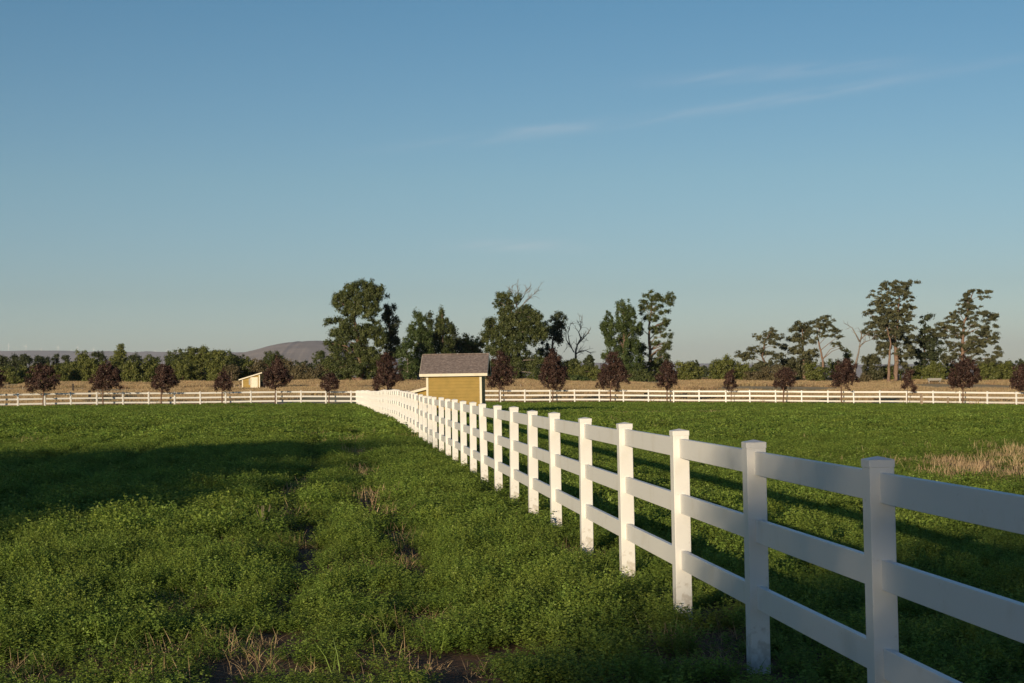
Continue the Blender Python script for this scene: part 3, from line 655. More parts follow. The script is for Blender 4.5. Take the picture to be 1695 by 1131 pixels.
# --- unseen trees behind: left two throw the evening shadows, four added ones block sky
us, vs = Vector((math.sin(AZ), math.cos(AZ), 0)), Vector((math.cos(AZ), -math.sin(AZ), 0))
def caster(label, along, perp, blobs, tr, leaf=.32, clump=1.0, dens=.85):
    b = us*along+vs*perp; b.z = g(b.x, b.y); r = empty('broadleaf_tree', b); tag(r, label, 'tree')
    B = [(vs*p+us*a+Vector((0, 0, z)), rx, rx, rz) for p, a, z, rx, rz in blobs]
    hgt = max(q[2] for q in blobs)
    tree_core(r, [Vector((0, 0, -.2)), Vector((.1, 0, hgt*.3)), Vector((-.2, .1, hgt*.6)), Vector((0, 0, hgt*.9))], B, L_cot, M_bark, leaf, clump, dens, .9, 90, tr, 30, 0)
rng = np.random.default_rng(21)
caster('broad tree out of view behind left whose shadow falls over the left field', -32, -21.3,
  [(-2.2, 0, 10.9, 2.8, .8), (-.5, 0, 9.4, 3.4, 1.1), (2.2, 0, 7.8, 4, 1.3), (-3, 0, 9.7, 4.2, 1.2), (1.2, 0, 8.5, 4.6, 1.2), (4.4, 0, 7.0, 4.2, 1.5), (-5.5, 0, 7.5, 5, 2.5), (0, 0, 6.0, 6, 1.9), (6.0, 0, 5.6, 4, 1.5), (2, 0, 4.8, 6, 1.8)], .35, dens=1.4)
rng = np.random.default_rng(8)
caster('tall tree out of view behind whose shadow covers the nearest fence posts', -46, 2.95,
  [(0, 0, 12.6, 5.5, 3.0), (-3.9, 0, 11.0, 3.1, 1.25), (-5.3, 0, 9.35, 1.2, .4), (-3.2, 1, 9.5, 2.0, 1.5), (-3.3, -1, 10.2, 2.0, 1.3), (-1.5, 0, 9.6, 2.2, 1.6), (4, 0, 9.4, 5, 3), (-3.8, 0, 13.2, 3.2, 2.0), (0, 2, 8.5, 6, 3), (5, 0, 12, 5, 3), (9, 0, 9, 5, 4), (9, 0, 12, 4, 3)], .4)
for a_, p_, sz, lb in ((-34, 20, 1.0, 'nearest'), (-44, 33, 1.15, 'second'), (-30, 47, 1.0, 'third'), (-52, 60, 1.2, 'farthest')):  # extra trees out of view, added only to cut the sky light from behind
    caster('unseen tree added behind right to block sky light, %s of four' % lb, a_, p_, [(0, 0, 9*sz, 6, 3.4), (-4, 1, 6*sz, 5, 3), (4, -1, 6.4*sz, 5, 3.2), (0, 2, 4*sz, 6, 2.4), (2, 0, 11*sz, 4, 2)], .4, leaf=.6, clump=1.4)

# ------------------------------------------------------------------ fences
H = 1.50; RZ = (1.425, .995, .56); RH = .15
def post_mesh(parent, p, rz, h=H):
    o = MB().box(-.0635, .0635, -.0635, .0635, -.3, h-.050).build('post', M_vinyl, parent, .004)
    o.location = p; o.rotation_euler.z = rz
    c = MB(); a = .0665
    c.box(-a, a, -a, a, h-.055, h-.016); b = len(c.v)
    c.poly([(-a, -a, h-.0159), (a, -a, h-.0159), (a, a, h-.0159), (-a, a, h-.0159), (0, 0, h)], [(0, 1, 4), (1, 2, 4), (2, 3, 4), (3, 0, 4)])
    q = c.build('cap', M_vinyl, o, .003)
    return o, q
def rail_mesh(a, b, z, mb):
    d = b-a; n_ = Vector((-d.y, d.x, 0)).normalized()*.019
    a = a+d.normalized()*.055; b = b-d.normalized()*.055
    pts = [p+s_*n_+Vector((0, 0, zz)) for p in (a, b) for s_ in (-1, 1) for zz in (z-RH, z)]
    mb.poly(pts, [(0, 1, 3, 2), (6, 7, 5, 4), (0, 4, 5, 1), (2, 3, 7, 6), (1, 5, 7, 3), (0, 2, 6, 4)])
def fence(name, label, pts, group=None, bev=0, most=100, hts=None):
    base = Vector(pts[0]); root = empty(name, base); tag(root, label, 'fence', group)
    first = None; rails = 0; rest = MB()
    n = len(pts)
    for i, p in enumerate(pts):
        d = Vector(pts[min(i+1, n-1)])-Vector(pts[max(i-1, 0)]); rz = math.atan2(d.y, d.x)
        if first is None: first, cap = post_mesh(root, Vector(p)-base, rz)
        else:
            o = first.copy(); COL.objects.link(o); o.parent = root; o.location = Vector(p)-base
            o.rotation_euler = (random.gauss(0, .007), random.gauss(0, .007), rz+random.gauss(0, .01)); o.location.z += random.gauss(0, .006)
            c = cap.copy(); COL.objects.link(c); c.parent = o
    for i in range(n-1):
        a, b = Vector(pts[i])-base, Vector(pts[i+1])-base
        for z in RZ:
            rails += 1
            dz = Vector((0, 0, random.gauss(0, .003)))
            if rails <= most:
                m = MB(); rail_mesh(a+dz, b+dz, z, m); m.build('rail', M_vinyl, root, bev)
            else: rail_mesh(a+dz, b+dz, z, rest)
    if rest.v: tag(rest.build('rail', M_vinyl, root), kind='stuff')
    return root
# near fence: posts where the photo has them, then evenly on to the corner
px_obs = [(1426+1485)/2, 1248.9, 1125.1, 1034.8, 968, 918.1, 880.5, 849.3, 823.2, 800.4, 782, 766.6, 752.3, 740.8, 729.7, 719.3]
def t_of(px):
    lo, hi = 3., 60.
    for _ in range(50):
        m_ = (lo+hi)/2; X, Y = FENCE_X(m_); Z = g(X, Y)+H-EYE
        Yc = Y*math.cos(P)+Z*math.sin(P); Zc = Z*math.cos(P)-Y*math.sin(P)
        x = 847.5+F*X/Yc*cR+F*Zc/Yc*sR
        if x > px: lo = m_
        else: hi = m_
    return lo
ts = [t_of(p) for p in px_obs]
X0, Y0 = at(591, 655, YF(591)).x, YF(591)
tend = (Y0-.2894)/.9943
nrest = round((tend-ts[-1])/2.45)
ts = [ts[0]-4.9, ts[0]-2.45]+ts+[ts[-1]+(tend-ts[-1])*k/nrest for k in range(1, nrest+1)]
npts = [(*FENCE_X(t), g(*FENCE_X(t))) for t in ts]
fence('board_fence', 'white three-rail fence running from the right foreground away to the far corner', npts, None, .003, 99)
cor = npts[-1]
lp = [580.7, 539.2, 497.9, 457, 414.9, 373, 331.4, 288.7, 246, 203.4, 160, 117, 73.7, 29.3, -15, -60, -105]
rp = [632, 673.5, 715, 757, 799, 828, 868.5, 910.2, 951.2, 992, 1032, 1073.2, 1115.1, 1157.2, 1201.6, 1241.4, 1284, 1327, 1370.3, 1413.4, 1456.5, 1500.9, 1545, 1589.1, 1634.1, 1682.5, 1730, 1780]
rp = [621+12, 662.7, 704, 745.5, 787]+rp[5:]
def fpt(px):
    q = at(px, 655, YF(px)); return (q.x, q.y, g(q.x, q.y))
off = Vector((0, -.14, 0))
fence('board_fence', 'distant white three-rail fence left of the corner, in front of the small shed', [cor]+[fpt(p) for p in lp], None)
fence('board_fence', 'distant white three-rail fence right of the corner, passing behind the large shed', [(cor[0]+.3, cor[1], cor[2])]+[fpt(p) for p in rp], None)

# ------------------------------------------------------------------ large shed
def wall_box(name, pr, x0, x1, y0, y1, z0, z1, m=M_ol): return MB().box(x0, x1, y0, y1, z0, z1).build(name, m, pr)
def large_shed():
    Yf = 95.; c = at(797, 650, Yf); W_, D_ = 3.12, 3.2
    z0 = g(c.x-1.5, Yf)
    r = empty('shed', (c.x, Yf, z0), math.radians(-2.4)); tag(r, 'ochre shed with brown shingle roof and cream trim beside the long fence', 'shed')
    ev = at(750, 616.5, Yf).z-z0; rg = at(750, 586, Yf+D_/2).z-z0
    # walls as one closed shell with gables: x from -W_ to 0, y 0..D_
    ym = D_/2; e2 = ev+.08
    sl = (rg-.06-e2)/ym
    v = [(-W_, 0, 0), (0, 0, 0), (0, D_, 0), (-W_, D_, 0), (-W_, 0, e2-.02), (0, 0, e2-.02), (0, D_, e2-.02), (-W_, D_, e2-.02), (-W_, ym, e2-.02+sl*ym), (0, ym, e2-.02+sl*ym)]
    v = [(a, b, c_-(.4 if c_ == 0 else 0)) for a, b, c_ in v]
    MB().poly(v, [(0, 1, 5, 4), (1, 2, 6, 9, 5), (2, 3, 7, 6), (3, 0, 4, 8, 7), (4, 5, 9, 8), (8, 9, 6, 7)]).build('wall', M_ol, r)
    oh, ox = .32, .36
    def slope(s_, nm):
        y_e = -oh if s_ < 0 else D_+oh; z_e = e2-sl*oh
        t_ = .05; A = [(-W_-ox, y_e, z_e), (ox, y_e, z_e), (ox, ym, e2+sl*ym), (-W_-ox, ym, e2+sl*ym)]
        return MB().poly(A+[(x, y, z+t_) for x, y, z in A], [(3, 2, 1, 0), (4, 5, 6, 7), (0, 1, 5, 4), (1, 2, 6, 5), (2, 3, 7, 6), (3, 0, 4, 7)]).build(nm, M_shing, r)
    rf = slope(-1, 'roof'); slope(1, 'roof')
    MB().box(-W_-ox, ox, ym-.09, ym+.09, e2+sl*ym+.035, e2+sl*ym+.075).build('ridge_cap', M_shing, rf)
    ze = e2-sl*oh
    wall_box('fascia', r, -W_-ox-.004, ox+.004, -oh-.035, -oh-.002, ze-.12, ze+.035, M_trim)
    wall_box('fascia', r, -W_-ox-.004, ox+.004, D_+oh+.002, D_+oh+.035, ze-.12, ze+.035, M_trim)
    wall_box('soffit', r, -W_-ox, ox, -oh-.001, -.003, ze-.10, ze-.08, M_trim)
    for x in (-W_-ox-.02, ox-.01):      # rake boards on the gables
        for sgn, ye in ((1, -oh), (-1, D_+oh)):
            A = [(x, ye, ze-.1), (x, ym, e2+sl*ym-.1), (x, ym, e2+sl*ym+.02), (x, ye, ze+.02)]
            B = [(a+.03, b, c_) for a, b, c_ in A]
            MB().poly(A+B, [(0, 1, 2, 3), (7, 6, 5, 4), (0, 4, 5, 1), (1, 5, 6, 2), (2, 6, 7, 3), (3, 7, 4, 0)]).build('rake_board', M_trim, r)
    for x0, x1 in ((-W_-.02, -W_+.10), (-.10, .02)):
        wall_box('corner_board', r, x0, x1, -.022, -.001, -.2, ev-.09, M_trim)
        wall_box('corner_board', r, x0, x1, D_+.001, D_+.022, -.2, ev-.09, M_trim)
    # lean-to on the left side, its roof sloping down to the left
    hA = at(706, 641, Yf+.6).z-z0; slp = 7/29
    lw = 2.0; A = []
    x1, x0 = -W_-.003, -W_-lw; za, zb = hA-.03, hA-.03-slp*lw
    v = [(x0, .6, -.4), (x1, .6, -.4), (x1, D_-.2, -.4), (x0, D_-.2, -.4), (x0, .6, zb), (x1, .6, za), (x1, D_-.2, za), (x0, D_-.2, zb)]
    lt = MB().poly(v, [(0, 1, 5, 4), (1, 2, 6, 5), (2, 3, 7, 6), (3, 0, 4, 7), (4, 5, 6, 7)]).build('lean_to', M_ol, r)
    def strip(nm, y0, y1, dz0, dz1, m):
        xe = x0-.15; A = [(xe, za-slp*(x1-xe)), (x1, za)]
        v = [(x, y, z+dz) for dz in (dz0, dz1) for y in (y0, y1) for x, z in A]
        return MB().poly(v, [(0, 1, 3, 2), (6, 7, 5, 4), (0, 4, 5, 1), (2, 3, 7, 6), (1, 5, 7, 3), (0, 2, 6, 4)]).build(nm, m, lt)
    strip('roof', .38, D_, .012, .07, M_shing); strip('fascia', .355, .378, -.10, .035, M_trim)
large_shed()
def small_shed():
    Y = 240.; a = at(401, 645, Y); b = at(430.5, 645, Y); z0 = g(a.x, Y); W_ = b.x-a.x; D_ = 3.0
    r = empty('shed', (a.x, Y, z0), math.radians(-4)); tag(r, 'small ochre shed with single-slope roof and cream door in the dry field', 'shed')
    hl = at(401, 627.5, Y).z-z0; hr = at(430.5, 618.5, Y).z-z0; k = (hr-hl)/W_
    v = [(0, 0, -.2), (W_, 0, -.2), (W_, D_, -.2), (0, D_, -.2), (0, 0, hl), (W_, 0, hr), (W_, D_, hr), (0, D_, hl)]
    MB().poly(v, [(0, 1, 5, 4), (1, 2, 6, 5), (2, 3, 7, 6), (3, 0, 4, 7), (4, 5, 6, 7)]).build('wall', M_ol, r)
    def sl_(nm, y0, y1, d0, d1, m):
        A = [(-.45, hl-.45*k), (W_+.4, hr+.4*k)]
        v = [(x, y, z+dz) for dz in (d0, d1) for y in (y0, y1) for x, z in A]
        MB().poly(v, [(0, 1, 3, 2), (6, 7, 5, 4), (0, 4, 5, 1), (2, 3, 7, 6), (1, 5, 7, 3), (0, 2, 6, 4)]).build(nm, m, r)
    sl_('roof', -.25, D_+.25, .01, .07, M_shing); sl_('fascia', -.29, -.252, -.09, .08, M_trim)
    wall_box('corner_board', r, -.03, .12, -.03, -.002, -.1, hl-.02, M_trim)
    wall_box('corner_board', r, W_-.13, W_+.03, -.03, -.002, -.1, hr-.06, M_trim)
    dx0 = (at(415, 645, Y).x-a.x); dx1 = (at(427.5, 645, Y).x-a.x); dh = at(421, 624.5, Y).z-z0
    d = wall_box('door', r, dx0+.12, dx1-.1, -.045, -.004, -.05, dh-.1, M_trim)
    wall_box('door_frame', r, dx0, dx0+.10, -.06, -.004, -.05, dh, M_trim); wall_box('door_frame', r, dx1-.08, dx1, -.06, -.004, -.05, dh, M_trim)
    wall_box('door_frame', r, dx0+.102, dx1-.082, -.06, -.004, dh-.098, dh, M_trim)
    wall_box('window', r, dx0-.24, dx0-.06, -.03, -.002, .7, dh-.2, M_steel)
    x1 = at(438.5, 645, Y+2).x-a.x     # solid box painted dark for the shade on its right side
    wall_box('shaded_side_box', r, W_+.035, x1, .7, D_-.3, -.2, at(435, 632, Y).z-z0, M_dark)
small_shed()

# ------------------------------------------------------------------ small things along the far fence
def stake(px, top, Y, w, label, m, cat='wooden stake', grp=None):
    q = at(px, top, Y); z0 = g(q.x, Y)
    o = MB().box(-w, w, -w, w, -.2, q.z-z0-.04).poly([(-w, -w, q.z-z0-.0399), (w, -w, q.z-z0-.0399), (w, w, q.z-z0-.0399), (-w, w, q.z-z0-.0399), (0, 0, q.z-z0)], [(0, 1, 4), (1, 2, 4), (2, 3, 4), (3, 0, 4)]).build('stake', m)
    o.location = (q.x, Y, z0); o.rotation_euler = (random.gauss(0, .02), random.gauss(0, .03), random.random()); tag(o, label, cat, grp)
M_wood = mat('weathered_wood', (.42, .33, .24), .9, (5, (.28, .2, .14), .4, .7))
stake(1525, 652, 147.5, .09, 'pale leaning wooden stake in front of fence right of the slender sapling', M_wood)
stake(1568.5, 657.5, 147, .07, 'short pale stake in front of the fence left of the thick-trunked tree', M_wood)
stake(148.5, 646, 176, .13, 'short dark post stub behind the fence left of second full purple-leaved tree', M_dark)
stake(121, 635, 230, .10, 'small dark post in the dry field above the left fence', M_dark)
for i, (px, lab) in enumerate([(38, 'thin pale stake in the dry field near the left edge'), (388, 'thin pale stake left of the small ochre shed, farther one'), (396, 'thin pale stake touching the small ochre shed on its left'), (440.5, 'pale stake close to the right side of the small ochre shed'),
        (526, 'thin pale stake in the dry field left of the corner sapling'), (862, 'thin pale stake in the dry field right of first tree after shed'), (959, 'thin pale stake in the dry field below the dead tree')]):
    stake(px, 636 if px > 300 else 640, 232, .06, lab, M_wood, 'stake', 'thin stakes in the dry field')
def trough():
    a = at(1537, 632, 285); b = at(1558, 632, 285); w = b.x-a.x; z0 = g(a.x, 285)
    r = empty('trough', (a.x, 285, z0)); tag(r, 'low pale trough on legs in the dry field before the hedge', 'trough')
    MB().poly([(0, 0, .55), (w, 0, .55), (w, .6, .55), (0, .6, .55), (-.1, -.1, .95), (w+.1, -.1, .95), (w+.1, .7, .95), (-.1, .7, .95)], [(0, 1, 5, 4), (1, 2, 6, 5), (2, 3, 7, 6), (3, 0, 4, 7), (3, 2, 1, 0)]).build('basin', M_steel, r)
    for x in (.1, w-.2):
        for y in (.05, .5): MB().box(x, x+.08, y, y+.08, -.1, .549).build('leg', M_steel, r)
trough()
def bar_gate():
    for px, lab in ((1132, 'dark flat feeder behind the fence below the two olive bushes'), (1068, 'dark flat feeder behind the fence left of the medium purple-leaved tree')):
        q = at(px, 651, 172); z0 = g(q.x, 172); r = empty('feeder', (q.x, 172, z0)); tag(r, lab, 'feeder', 'dark feeders behind the far fence')
        MB().box(-.1, .35, 0, .4, .45, .95).build('box', M_dark, r); MB().box(-1.2 if px > 1100 else .352, -.102 if px > 1100 else .8, .1, .25, .6, .72).build('bar', M_dark, r)
        for x in (-.05, .25): MB().box(x, x+.06, .17, .23, -.1, .449).build('leg', M_dark, r)
bar_gate()
for i, (px, top) in enumerate([(1221, 597), (1239, 599), (1245, 599)]):
    Y = 900; q = at(px, top, Y); z0 = g(q.x, Y); r = empty('utility_pole', (q.x, Y, z0))
    tag(r, 'thin utility pole behind the ' + ['domed olive bush, right slope', 'gap left of the lowest ragged tree, left of two', 'gap left of the lowest ragged tree, right of two'][i], 'utility pole', 'far utility poles')
    MB().tube([(0, 0, -1), (0, 0, q.z-z0)], [.22, .15], 6).build('pole', M_dark, r); MB().box(-1.2, 1.2, -.16, -.05, q.z-z0-.9, q.z-z0-.7).build('crossarm', M_dark, r)

# ------------------------------------------------------------------ crop and grass (uncountable: one object each, instanced from small plants)
def vnoise(seed):
    r = np.random.default_rng(seed); T_ = r.random((256, 256))
    def f(x, y, s_):
        x = x/s_; y = y/s_; xi = np.floor(x).astype(int); yi = np.floor(y).astype(int); fx = x-xi; fy = y-yi
        fx = fx*fx*(3-2*fx); fy = fy*fy*(3-2*fy); a = T_[xi % 256, yi % 256]; b = T_[(xi+1) % 256, yi % 256]; c = T_[xi % 256, (yi+1) % 256]; d = T_[(xi+1) % 256, (yi+1) % 256]
        return a*(1-fx)*(1-fy)+b*fx*(1-fy)+c*(1-fx)*fy+d*fx*fy
    return f
nA, nB, nC, nD = vnoise(1), vnoise(2), vnoise(3), vnoise(4)
def fence_off(X, Y):
    t = Y/.9943
    return X-(2.697+.03-t*.1067-.45*np.clip((t-60)/103, 0, 9)**2)
DRY = [(432, 885, .35, .9), (345, 965, .55, .5), (372, 1030, .45, .55), (300, 985, .4, .3), (608, 905, .35, 1.0), (650, 870, .3, 1.2), (690, 985, .35, .5), (745, 1065, .3, .4), (640, 1000, .25, .4), (60, 1085, .5, .25), (190, 1075, .6, .3), (230, 1050, .4, .3),
       (520, 870, .2, .8), (1175, 1035, .3, .35), (1110, 1010, .3, .35), (930, 885, .3, .5), (980, 890, .3, .5), (1190, 1000, .25, .3), (30, 1070, .4, .3), (420, 1060, .3, .3), (560, 960, .2, .3)]
dry_c = []
for px, py, rx, ry in DRY:
    d = ray(px, py); tt = 1.65/(-d.z); Yd = d.y*tt; dry_c.append((d.x*tt, Yd, rx, ry))
def dryness(X, Y, thatch=True):
    fo = fence_off(X, Y); v = np.zeros_like(X)
    for a, b, rx, ry in dry_c: v = np.maximum(v, 1.25*np.exp(-(((X-a)/rx)**2+((Y-b)/ry)**2)))
    # wheel track beside the fence with stubble in places
    v = np.maximum(v, .75*np.exp(-((fo+2.1)/.3)**2)*(nA(X, Y, 3.)>.5)*(Y < 60))
    v = np.maximum(v, .55*np.exp(-((fo+3.4)/.25)**2)*(nB(X, Y, 2.)>.55)*(Y < 30))
    # dry patch near the right edge, and pale strips across the far part of both fields
    v = np.maximum(v, 1.7*np.exp(-(((X-.29*Y)/1.7)**2+((Y-36.5)/5.5)**2))); v = np.maximum(v, 1.2*np.exp(-(((X-14)/2.5)**2+((Y-41)/5)**2)))
    v = np.maximum(v, .9*np.exp(-(((X-8.6)/1.2)**2+((Y-37)/1.2)**2)))
    v = np.maximum(v, 1.2*np.exp(-(((X-6.5)/4.2)**2+((Y-(97-.0*X))/3.0)**2))*(fo > .5))
    v = np.maximum(v, .8*np.exp(-(((X-14)/7)**2+((Y-100)/4)**2))*(nA(X, Y, 2.)>.4))
    v = np.maximum(v, 1.1*np.exp(-(((X+22.5)/2.4)**2+((Y-135)/7)**2))); v = np.maximum(v, .9*np.exp(-(((X+17)/1.3)**2+((Y-138)/5)**2))); v = np.maximum(v, .7*np.exp(-(((X+32)/1.2)**2+((Y-128)/4)**2)))
    v = np.maximum(v, .55*(nC(X, Y, 5.) > .80)*(nA(X, Y, 1.2) > .5)*(Y > 25))
    v = np.maximum(v, np.clip((Y-(YFX(X)-2.6))/1.2, 0, 1)*.9*(nB(X, Y, 2.5) > .35))
    if thatch: v = np.maximum(v, .45*np.clip((13.5-Y)/4, 0, 1)*(nB(X, Y, .5) > .70)*(fo < -1.5))
    return v
def crop(X, Y):
    """height factor of the alfalfa, 0..1.3"""
    fo = fence_off(X, Y); va = np.clip((45-Y)/25, .45, 1); h = .80+va*(.14*(nA(X, Y, .8)-.5)+.16*(nC(X, Y, 2.6)-.5)+.95*(nB(X, Y, .24)-.5))
    def tr_(o, w, dep, wob): return 1-dep*np.exp(-((fo-o-wob*(nD(X*0, Y, 9.)-.5))/w)**2)
    brk = (nB(X*0+3, Y, 7.) > .35)
    for o, w, dep in ((-3.25, .26, .78), (-2.15, .22, .6), (-7.4, .25, .75), (-9.3, .28, .8), (-15, .25, .4), (-17, .25, .4), (-24, .3, .5), (-26, .3, .5), (9, .25, .45), (11, .25, .4), (17, .3, .4), (19, .3, .4)):
        h = h*(1-(1-tr_(o, w, dep, .5))*np.where(Y > 16, 1, .6)*np.where(brk | (o > -4), 1, .6))
    h = h*np.clip(.62+np.abs(fo)/.8*.38, 0, 1)                     # sparse right at the fence
    h = h*(1-np.where(Y < 24, .38, .55)*np.clip(dryness(X, Y), 0, 1))
    h = h*np.clip(.75+(Y-9)/20, .75, 1)
    holes = (nD(X, Y, .55) > .80)*(Y < 40); h = h*(1-.6*holes)
    return h
def gn_instancer(name, pts, rot, scl, idx, protos, kindlab):
    pc = bpy.data.collections.new(name+'_plants')
    for i, me in enumerate(protos):
        pc.objects.link(bpy.data.objects.new('%s_plant_%02d' % (name, i), me))
    m = bpy.data.meshes.new(name); m.vertices.add(len(pts)); m.vertices.foreach_set('co', pts.astype(np.float32).reshape(-1))
    a = m.attributes.new('rot', 'FLOAT_VECTOR', 'POINT'); a.data.foreach_set('vector', rot.astype(np.float32).reshape(-1))
    a = m.attributes.new('scl', 'FLOAT_VECTOR', 'POINT'); a.data.foreach_set('vector', scl.astype(np.float32).reshape(-1))
    a = m.attributes.new('idx', 'INT', 'POINT'); a.data.foreach_set('value', idx.astype(np.int32))
    o = link(bpy.data.objects.new(name, m)); ng = bpy.data.node_groups.new(name, 'GeometryNodeTree')
    ng.interface.new_socket('Geometry', in_out='INPUT', socket_type='NodeSocketGeometry'); ng.interface.new_socket('Geometry', in_out='OUTPUT', socket_type='NodeSocketGeometry')
    n = ng.nodes; l = ng.links; gi = n.new('NodeGroupInput'); go = n.new('NodeGroupOutput')
    ci = n.new('GeometryNodeCollectionInfo'); ci.inputs[0].default_value = pc; ci.inputs['Separate Children'].default_value = True; ci.inputs['Reset Children'].default_value = True
    ip = n.new('GeometryNodeInstanceOnPoints'); ip.inputs['Pick Instance'].default_value = True
    def na(nm, ty):
        q = n.new('GeometryNodeInputNamedAttribute'); q.data_type = ty; q.inputs[0].default_value = nm; return q.outputs[0]
    l.new(gi.outputs[0], ip.inputs['Points']); l.new(ci.outputs[0], ip.inputs['Instance']); l.new(na('idx', 'INT'), ip.inputs['Instance Index'])
    er = n.new('FunctionNodeEulerToRotation'); l.new(na('rot', 'FLOAT_VECTOR'), er.inputs[0]); l.new(er.outputs[0], ip.inputs['Rotation'])
    l.new(na('scl', 'FLOAT_VECTOR'), ip.inputs['Scale']); l.new(ip.outputs[0], go.inputs[0])
    md = o.modifiers.new('plants', 'NODES'); md.node_group = ng; tag(o, *kindlab, kind='stuff'); return o
def alf_proto(nst, rad, hgt, leaf, nodes, name):
    """a tuft of leafy stems"""
    Cs, Ns, Ts, S = [], [], [], []
    for s_ in range(nst):
        r = rad*math.sqrt(rng.random()); a = rng.random()*6.283; bx, by = r*math.cos(a), r*math.sin(a)
        lean = rng.normal(size=2)*.22+np.array([bx, by])*.5; h = hgt*rng.uniform(.6, 1.15)*(1-.25*(r/rad)**2); t0 = rng.normal(.45, .2)
        for k in range(nodes):
            f = (k+.6)/nodes; f = .15+.85*f**.8; p = np.array([bx+lean[0]*h*f, by+lean[1]*h*f, h*f])
            an = rng.random()*6.283; ou = np.array([math.cos(an), math.sin(an), .25+.5*f]); 
            for q in (-1, 0, 1):
                an2 = an+q*.75; d = np.array([math.cos(an2), math.sin(an2), .35+.4*f])
                Cs.append(p+ou*leaf*1.3+d*leaf*.9); Ns.append(np.array([-d[0]*.5, -d[1]*.5, 1.0])+rng.normal(size=3)*.45); Ts.append(t0+.3*(f-.5)+rng.normal(0, .1)); S.append(leaf*rng.uniform(.7, 1.25))
    Q = leafquads(np.array(Cs), np.array(Ns), np.array(S), np.full(len(S), .55))
    return quadmesh(name, Q, L_alf, np.clip(np.array(Ts), 0, 1))
def dry_proto(n_, rad, hgt, w, name, mess=.25, m=None):
    Q, T_ = [], []
    for _ in range(n_):
        r = rad*math.sqrt(rng.random()); a = rng.random()*6.283; b = np.array([r*math.cos(a), r*math.sin(a), 0]); h = hgt*rng.uniform(.4, 1.2)
        d = np.array([rng.normal(0, mess), rng.normal(0, mess), 1.0]); d /= np.linalg.norm(d); th = rng.random()*6.283; s_ = np.array([math.cos(th), math.sin(th), 0])*w
        m_ = b+d*h*.55; e = b+d*h+np.array([d[0], d[1], -.15])*h*.25; Q += [[b-s_, b+s_, m_+s_*.8, m_-s_*.8], [m_-s_*.8, m_+s_*.8, e+s_*.15, e-s_*.15]]; t = rng.random(); T_ += [t, t]
    return quadmesh(name, np.array(Q), m or L_dry, np.array(T_))
def field_pts(y0, y1, dens, margin=1.06, extra=4.0):
    ta = 847.5/F*margin; area = ta*(y1*y1-y0*y0)+2*extra*(y1-y0); n_ = int(area*dens)
    Y = np.sqrt(y0*y0+rng.random(n_)*(y1*y1-y0*y0)); X = (rng.random(n_)*2-1)*(ta*Y+extra); return X, Y
def place(X, Y, keep, hfac, base_s, off, nvar, seth=True):
    X, Y, hfac = X[keep], Y[keep], hfac[keep]; n_ = len(X)
    pts = np.stack([X, Y, G(X, Y)-.02], 1); rot = np.stack([rng.normal(0, .10, n_), rng.normal(0, .10, n_), rng.random(n_)*6.283], 1)
    s_ = base_s*rng.uniform(.85, 1.15, n_); scl = np.stack([s_, s_, s_*hfac], 1); return pts, rot, scl, rng.integers(off, off+nvar, n_)
protos = [alf_proto(15, .11, .27, .0100, 12, 'alfalfa') for _ in range(6)]+[alf_proto(26, .22, .28, .0165, 9, 'alfalfa') for _ in range(5)]+[alf_proto(40, .55, .28, .036, 6, 'alfalfa') for _ in range(4)]+[dry_proto(7, .07, .22, .0030, 'grass_blades', .45, L_alf) for _ in range(3)]
parts = []
for (y0, y1, dens, off, nv, bs, hole) in ((6.5, 21, 60, 0, 6, 1.0, .36), (19, 55, 18, 6, 5, 1.0, .34), (50, 172, 3.2, 11, 4, 1.0, .3)):
    X, Y = field_pts(y0, y1, dens); h = crop(X, Y); dr = dryness(X, Y)
    keep = (h > hole) & (Y < YFX(X)-1.2) & (rng.random(len(X)) > np.minimum(dr, 1)*np.where(Y < 24, .38, .72))
    keep &= ~((X > -5.4) & (X < -1.4) & (Y > 94.4) & (Y < 98.6))
    parts.append(place(X, Y, keep, h*1.06, bs, off, nv))
X, Y = field_pts(7, 30, 7); parts.append(place(X, Y, nA(X, Y, 1.4) > .55, .7+.5*rng.random(len(X)), 1.0, 15, 3))
cat_ = [np.concatenate([p[i] for p in parts]) for i in range(4)]
print('alfalfa plants', len(cat_[0]))
gn_instancer('alfalfa', *cat_, protos, ('dense green alfalfa crop covering the fields on both sides of the fence', 'crop'))
dprotos = [dry_proto(8, .12, .17, .0024, 'dry_grass', .30) for _ in range(4)]+[dry_proto(30, .3, .24, .006, 'dry_grass', .3) for _ in range(3)]+[dry_proto(90, .8, .55, .02, 'dry_grass', .25) for _ in range(3)]+[dry_proto(22, .16, .16, .0028, 'dry_grass', 1.3) for _ in range(3)]
parts = []
X, Y = field_pts(7, 24, 60); dr = dryness(X, Y, False); k_ = rng.random(len(X)) < dr*.13; parts.append(place(X, Y, k_, .75+.5*rng.random(len(X)), 1.0, 0, 4))
X, Y = field_pts(7, 24, 40); dr = dryness(X, Y); k_ = rng.random(len(X)) < dr*.6+.015; parts.append(place(X, Y, k_, .6+.5*rng.random(len(X)), 1.0, 10, 3))
X, Y = field_pts(22, 172, 9.0); dr = dryness(X, Y); k_ = (rng.random(len(X)) < np.minimum(dr, .8)*(.35+.75*nB(X, Y, .8))) & (Y < YFX(X)+2); parts.append(place(X, Y, k_, .7+.5*rng.random(len(X)), 1.0, 4, 3))
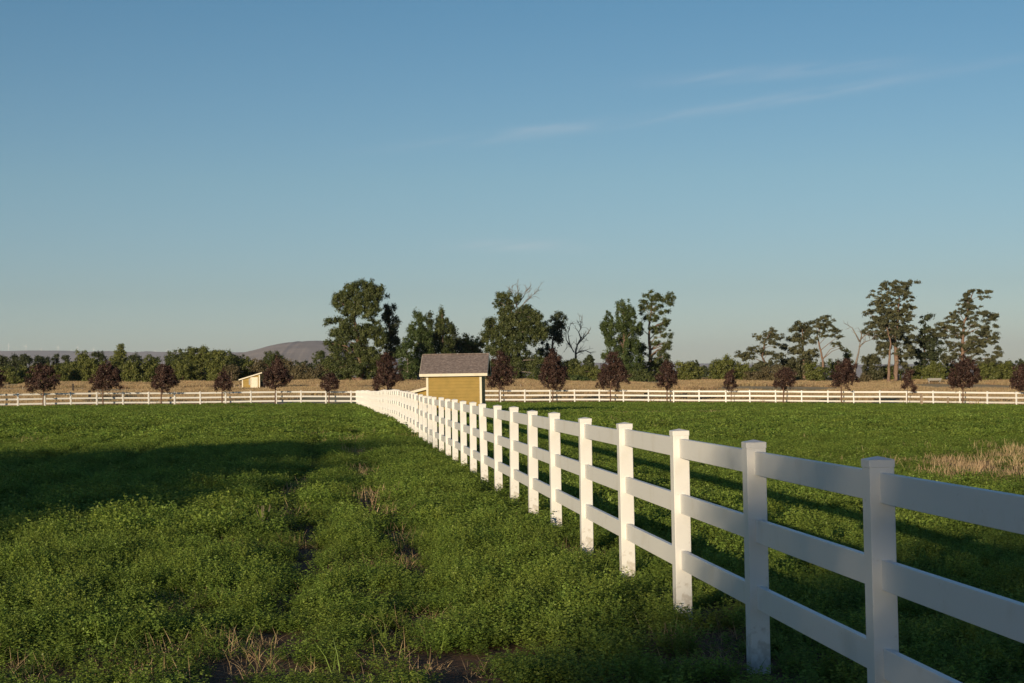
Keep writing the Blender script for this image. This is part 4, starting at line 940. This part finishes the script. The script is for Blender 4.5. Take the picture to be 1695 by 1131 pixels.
X, Y = field_pts(148, 345, 1.15); k_ = (Y > YFX(X)+.3) & (nC(X, Y*.4, 11.) > .22); hh = .5+.7*nA(X, Y, 6.); parts.append(place(X, Y, k_, hh, 1.0, 7, 3))
cat_ = [np.concatenate([p[i] for p in parts]) for i in range(4)]
print('dry tufts', len(cat_[0]))
gn_instancer('dry_grass', *cat_, dprotos, ('dry tan grass filling the far field and poking through the alfalfa', 'grass'))

def weed():
    d = ray(436, 868); tt = 1.72/(-d.z); x, y = d.x*tt, d.y*tt
    r_ = empty('weed', (x, y, g(x, y))); tag(r_, 'broad-leaved green weed with a brown dry seed stalk in left foreground', 'weed')
    st = MB(); 
    for k in range(9):
        a = rng.random()*6.28; q = Vector((math.cos(a), math.sin(a), 0)); st.tube([q*.02, q*.05+Vector((0, 0, .18)), q*.09+Vector((0, 0, .3+.08*rng.random()))], [.004, .003, .0015], 4)
    st.build('stalk', M_wood, r_)
    for k in range(8):
        a = k*.8+rng.random()*.5; q = Vector((math.cos(a), math.sin(a), 0)); p = Vector((-q.y, q.x, 0)); h = .22+.12*rng.random(); L_ = .13+.05*rng.random()
        b = Vector((0, 0, h*.3)); c = q*L_*.5+Vector((0, 0, h)); e = q*L_+Vector((0, 0, h*1.12))
        MB().poly([b, c-p*.028, e, c+p*.028, c-Vector((0, 0, .008))], [(0, 1, 4), (0, 4, 3), (1, 2, 4), (4, 2, 3)]).build('leaf', L_alf, r_)
weed()
# ------------------------------------------------------------------ air: far hills fade
def haze():
    m = bpy.data.materials.new('haze'); m.use_nodes = True; t = m.node_tree; n = t.nodes
    for q in list(n): n.remove(q)
    v = n.new('ShaderNodeVolumePrincipled'); v.inputs['Color'].default_value = (.86, .92, 1, 1); v.inputs['Density'].default_value = 2.4e-5; v.inputs['Anisotropy'].default_value = .0
    o = n.new('ShaderNodeOutputMaterial'); t.links.new(v.outputs[0], o.inputs['Volume'])
    q = MB().box(-32000, 32000, -3500, 46000, -140, 900).build('haze', m); tag(q, kind='stuff')
    q['label'] = 'thin pale air between the camera and the far hills'; q['category'] = 'haze'
haze()
